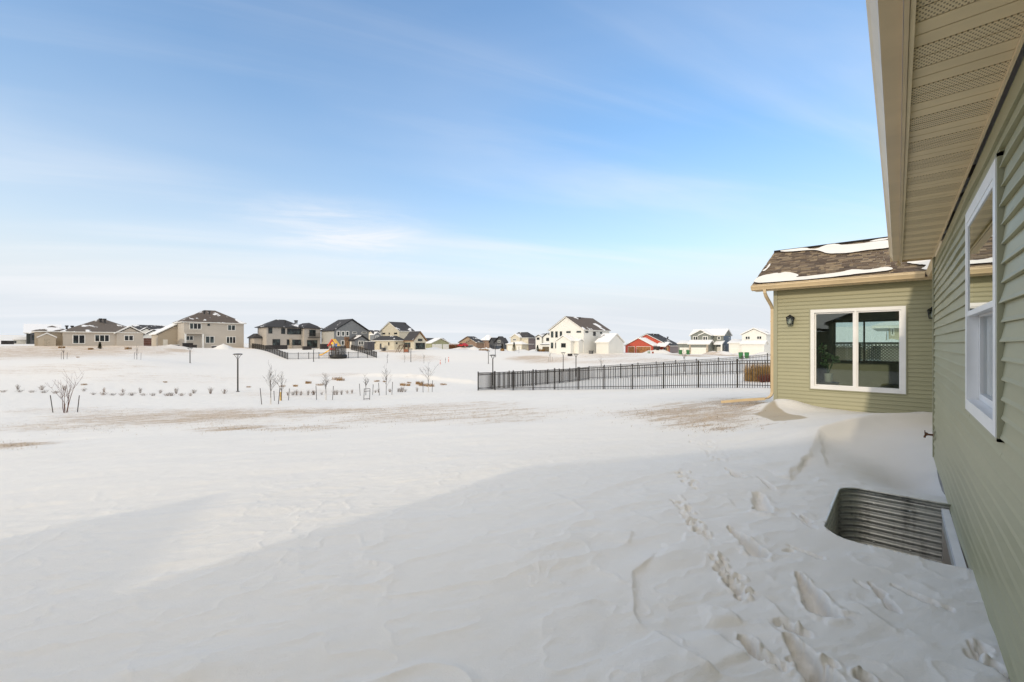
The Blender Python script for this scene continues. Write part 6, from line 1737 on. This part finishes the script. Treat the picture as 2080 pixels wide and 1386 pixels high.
for (px, py, pt_, Z, lab, mat) in ((894.3, 740.3, 731.5, 80, 'orange marker post in the snow, left one', OR), (911.2, 735.8, 725.7, 90, 'orange marker post in the snow, right one', OR), (905, 737.8, 726, 86, 'grey marker post between two orange markers', GRYP)):
    v = P(px, py, Z); z = GZ(v.x, v.y); h_ = (py - pt_) / F * Z; r = thing('marker_post', lab, 'post', (v.x, v.y, z))
    m = MB(); m.lathe((v.x, v.y, z), [(.06, -.1), (.06, h_ - .05), (.03, h_)], 8); m.build('post', mat, r)
    m = MB(); m.lathe((v.x, v.y, z + h_ * .62), [(.066, 0), (.066, .14)], 8); m.build('band', TRIM if mat is OR else BLK, r)
def evergreen(px, py, Z, h_, w, label, name='evergreen_tree', col=(.035, .055, .03), seed=1):
    v = P(px, py, Z); z = GZ(v.x, v.y); r = thing(name, label, 'tree', (v.x, v.y, z)); rg = random.Random(seed)
    m = MB(); m.tube([(v.x, v.y, z - .2), (v.x, v.y, z + h_ * .95)], [.09, .02], 6); m.build('trunk', BARK_G, r)
    m = MB()
    for k in range(1500):
        t_ = rg.random() ** .75; hh = h_ * (.06 + .94 * t_); rad = w * (1 - t_) * (.75 + .5 * rg.random()) * (.8 + .3 * math.sin(k * .7 + hh * 6)); a = rg.uniform(0, 6.283); q = math.sqrt(rg.random())
        c = Vector((v.x + math.cos(a) * rad * q, v.y + math.sin(a) * rad * q, z + hh)); d = Vector((math.cos(a), math.sin(a), rg.uniform(-.5, .2))) * rg.uniform(.12, .3) * (h_ / 3) ** .5; s_ = Vector((-math.sin(a), math.cos(a), rg.uniform(-.5, .5))) * .05
        m.add([c - s_, c + s_, c + d], [(0, 1, 2)])
    m.build('crown', pm('needles_%d' % seed, col, .8, .3, 5), r, fixn=False)
    return r
evergreen(203, 705.5, 83.5, 1.35, .36, 'small dark conifer under the triple window of the ranch house', 'conifer', (.06, .06, .028), 2)
evergreen(*z7(1268, 530), 136, 2.9, 1.0, 'dark evergreen tree in front of the white garage doors of the taupe house', seed=3)
evergreen(*z7(1720, 540), 128, 2.0, .7, 'small evergreen left of the umber garage door', seed=4)
evergreen(*z7(1040, 510), 136, 2.4, .8, 'brownish evergreen beside the dark blue garage door', seed=6, col=(.06, .05, .03))
for (px, py, Z, n_, w, hh, lab) in ((*z7(130, 450), 170, 500, 10, 2.6, 'mass of rust-brown brush right of the olive house'), (*z7(1045, 520), 134, 160, 2, 1.0, 'tan grass clump below the brownish evergreen'), (*z7(1790, 545), 128, 180, 2.2, 1.1, 'tan grass clump right of the small evergreen'), (*z7(690, 525), 138, 220, 3.4, .8, 'pinkish dry grass patch before the rust-brown house'), (*z7(1440, 518), 146, 120, 1.6, 1.1, 'tan grass by the taupe house porch')):
    put(tuft_mesh(int(px * 7), n_ * 2, w, hh, GRASS if 'brush' not in lab else GRASS2, .25, .03), px, py, Z, 1, 'grass_clump', lab, 'grass clump')
# young orange-leaved tree before the rust house
sapling(*z7(715, 520), 140, 4.6, 'slender young tree with rusty twigs before the rust-brown house', pm('rusty_twig', (.20, .085, .05), .8, .2), 88, clear=.1, spread=.5, depth=2, r=.05)
# patio things and utility boxes by the far houses
def boxthing(name, label, cat, px, py, Z, w, d, h_, mat, lid=None):
    v = P(px, py, Z); z = GZ(v.x, v.y); r = thing(name, label, cat, (v.x, v.y, z))
    m = MB(); m.box(v.x - d / 2, v.x + d / 2, v.y - w / 2, v.y + w / 2, z - .1, z + h_); m.build('body', mat, r)
    m = MB(); m.box(v.x - d / 2 - .04, v.x + d / 2 + .04, v.y - w / 2 - .04, v.y + w / 2 + .04, z + h_ + .001, z + h_ + .08); m.build('top', lid or mat, r)
    if name == 'air_conditioner':
        for k in range(6): m = MB(); m.box(v.x + d / 2 + .002, v.x + d / 2 + .02, v.y - w / 2 + .05, v.y + w / 2 - .05, z + .08 + k * .12, z + .13 + k * .12); m.build('grille_slat', BLK, r)
    else:
        for k in (-1, 1): m = MB(); m.box(v.x + d / 2, v.x + d / 2 + .03, v.y + k * w * .25 - w * .2, v.y + k * w * .25 + w * .2, z + .05, z + h_ - .06); m.build('side_panel', mat, r)
    return r
DK = pm('dark_furniture', (.035, .03, .03), .7, .2, 3); SNC = pm('snow_cap', (.82, .82, .82), .8, .03); ACM = pm('ac_grey', (.12, .12, .12), .5, .1)
boxthing('patio_sofa', 'dark patio sofa under the porch of the beige two-storey house', 'sofa', *z3(430, 895), 101.5, 1.9, .9, 1.0, DK)
boxthing('patio_sofa', 'lower dark patio seat right of the porch sofa', 'sofa', *z3(545, 900), 101, 1.3, .8, .6, DK)
boxthing('fire_pit_table', 'snow-topped dark table left of the beige two-storey house', 'table', *z3(165, 890), 101, 1.5, .9, .5, DK, SNC)
boxthing('patio_bench', 'dark bench half buried by a snow pile at the beige two-storey house', 'bench', *z3(1060, 905), 101, 2.2, .8, .55, DK, SNC)
boxthing('hot_tub', 'snow-topped dark hot tub at the balcony house', 'hot tub', *z4(750, 712), 109, 4.6, 1.6, .95, DK, DK)
boxthing('outdoor_kitchen', 'dark covered furniture row under the balcony', 'furniture', *z4(1390, 705), 109, 2.0, .8, .8, DK)
boxthing('storage_box', 'dark storage box beside the slate grey house', 'box', *z5(360, 990), 113, 1.9, .9, 1.25, DK)
boxthing('air_conditioner', 'air conditioner by the dark door of the cream house', 'air conditioner', *z6(338, 818), 108, .8, .8, .75, ACM)
boxthing('air_conditioner', 'air conditioner by the side wall of the big white house', 'air conditioner', *y1(1195, 868), 103, .8, .8, .7, ACM)
boxthing('low_planter', 'dark planter beside the front gable of the big white house', 'planter', *y1(770, 880), 98, .9, .7, .45, DK)
boxthing('trailer', 'dark covered trailer on the red house drive', 'trailer', *y2(1030, 850), 118, 1.6, 1.2, .85, DK)
boxthing('utility_box', 'pale green utility box before the red house', 'utility box', *y2(832, 900), 112, .5, .5, .45, pm('utility_green', (.25, .33, .26), .6, .1))
boxthing('utility_box', 'rusty red utility box before the red house', 'utility box', *y2(930, 905), 112, .35, .35, .4, pm('rust_red', (.3, .06, .03), .6, .1))
boxthing('grey_shed', 'dark grey lean-to shed between two gabled houses', 'shed', *z5(1520, 1000), 112, 2.0, 1.6, 2.2, pm('shed_grey', (.07, .07, .08), .7, .1), SNC)
for k, (xx, lab) in enumerate(((1268, 'left pale deck chair before the small grey gable'), (1345, 'right pale deck chair before the small grey gable'))):
    v = P(*z5(xx, 1000), 110); z = GZ(v.x, v.y); r = thing('deck_chair', lab, 'chair', (v.x, v.y, z)); CH = pm('deck_chair_wood', (.55, .42, .3), .7, .1)
    m = MB(); m.extrude([Vector((v.x + .5, v.y - .35, z + .35)), Vector((v.x - .1, v.y - .35, z + .25)), Vector((v.x - .1, v.y - .35, z + .3)), Vector((v.x + .5, v.y - .35, z + .4))], (0, .7, 0)); m.build('seat', CH, r)
    m = MB(); m.extrude([Vector((v.x - .08, v.y - .35, z + .28)), Vector((v.x - .4, v.y - .35, z + 1.0)), Vector((v.x - .45, v.y - .35, z + .98)), Vector((v.x - .14, v.y - .35, z + .26))], (0, .7, 0)); m.build('backrest', CH, r)
    for a in (-.32, .32):
        for q in (.42, -.1): m = MB(); m.box(v.x + q - .03, v.x + q + .03, v.y + a - .03, v.y + a + .03, z - .05, z + .33); m.build('leg', CH, r)
# far-left neighbours: dark boxes, white shed roof, far lot
boxthing('dark_crate', 'left dark crate in the snow at the far left edge', 'crate', *z1(102, 625), 112, 1.25, 1.0, .85, DK); boxthing('dark_crate', 'right dark crate in the snow at the far left edge', 'crate', *z1(222, 625), 112, 1.2, 1.0, .85, DK)
h = House('low_shed', 'low white shed with snowy roof left of the black house', *z1(400, 610), 118, cat='shed')
B0 = h.blk(z1(290, 610), Z=122, xr=z1(545, 0)[0], a=4, eave=z1(0, 535)[1], wall=WHITE, roof='gy', roofmat=R_SN2, pitch=.35, oh=.25, cpts=False)
h.door(B0, 'R', (300, 545, 345, 600), z1, DGREYD)
# parked red car in the far row
v = P(*z7(285, 478), 150); z = GZ(v.x, v.y); r = thing('parked_car', 'small red car parked before the brown house', 'car', (v.x, v.y, z)); CR = pm('red_car_paint', (.45, .02, .025), .3, .05)
m = MB(); prof = [(-1.9, .35), (-1.9, .75), (-1.2, .9), (-.7, 1.35), (.7, 1.4), (1.3, .95), (1.95, .85), (1.95, .35)]
m.extrude([Vector((v.x + a, v.y - .8, z + c)) for a, c in prof], (0, 1.6, 0)); m.build('body', CR, r)
m = MB(); m.extrude([Vector((v.x + a, v.y - .815, z + c)) for a, c in ((-1.0, .92), (-.62, 1.28), (.62, 1.32), (1.05, .95))], (0, .012, 0)); m.build('side_window', FG, r)
for a in (-1.2, 1.25):
    for c in (-.72, .72): m = MB(); m.tube([(v.x + a, v.y + c - .1, z + .32), (v.x + a, v.y + c + .1, z + .32)], .32, 12); m.build('wheel', BLK, r)
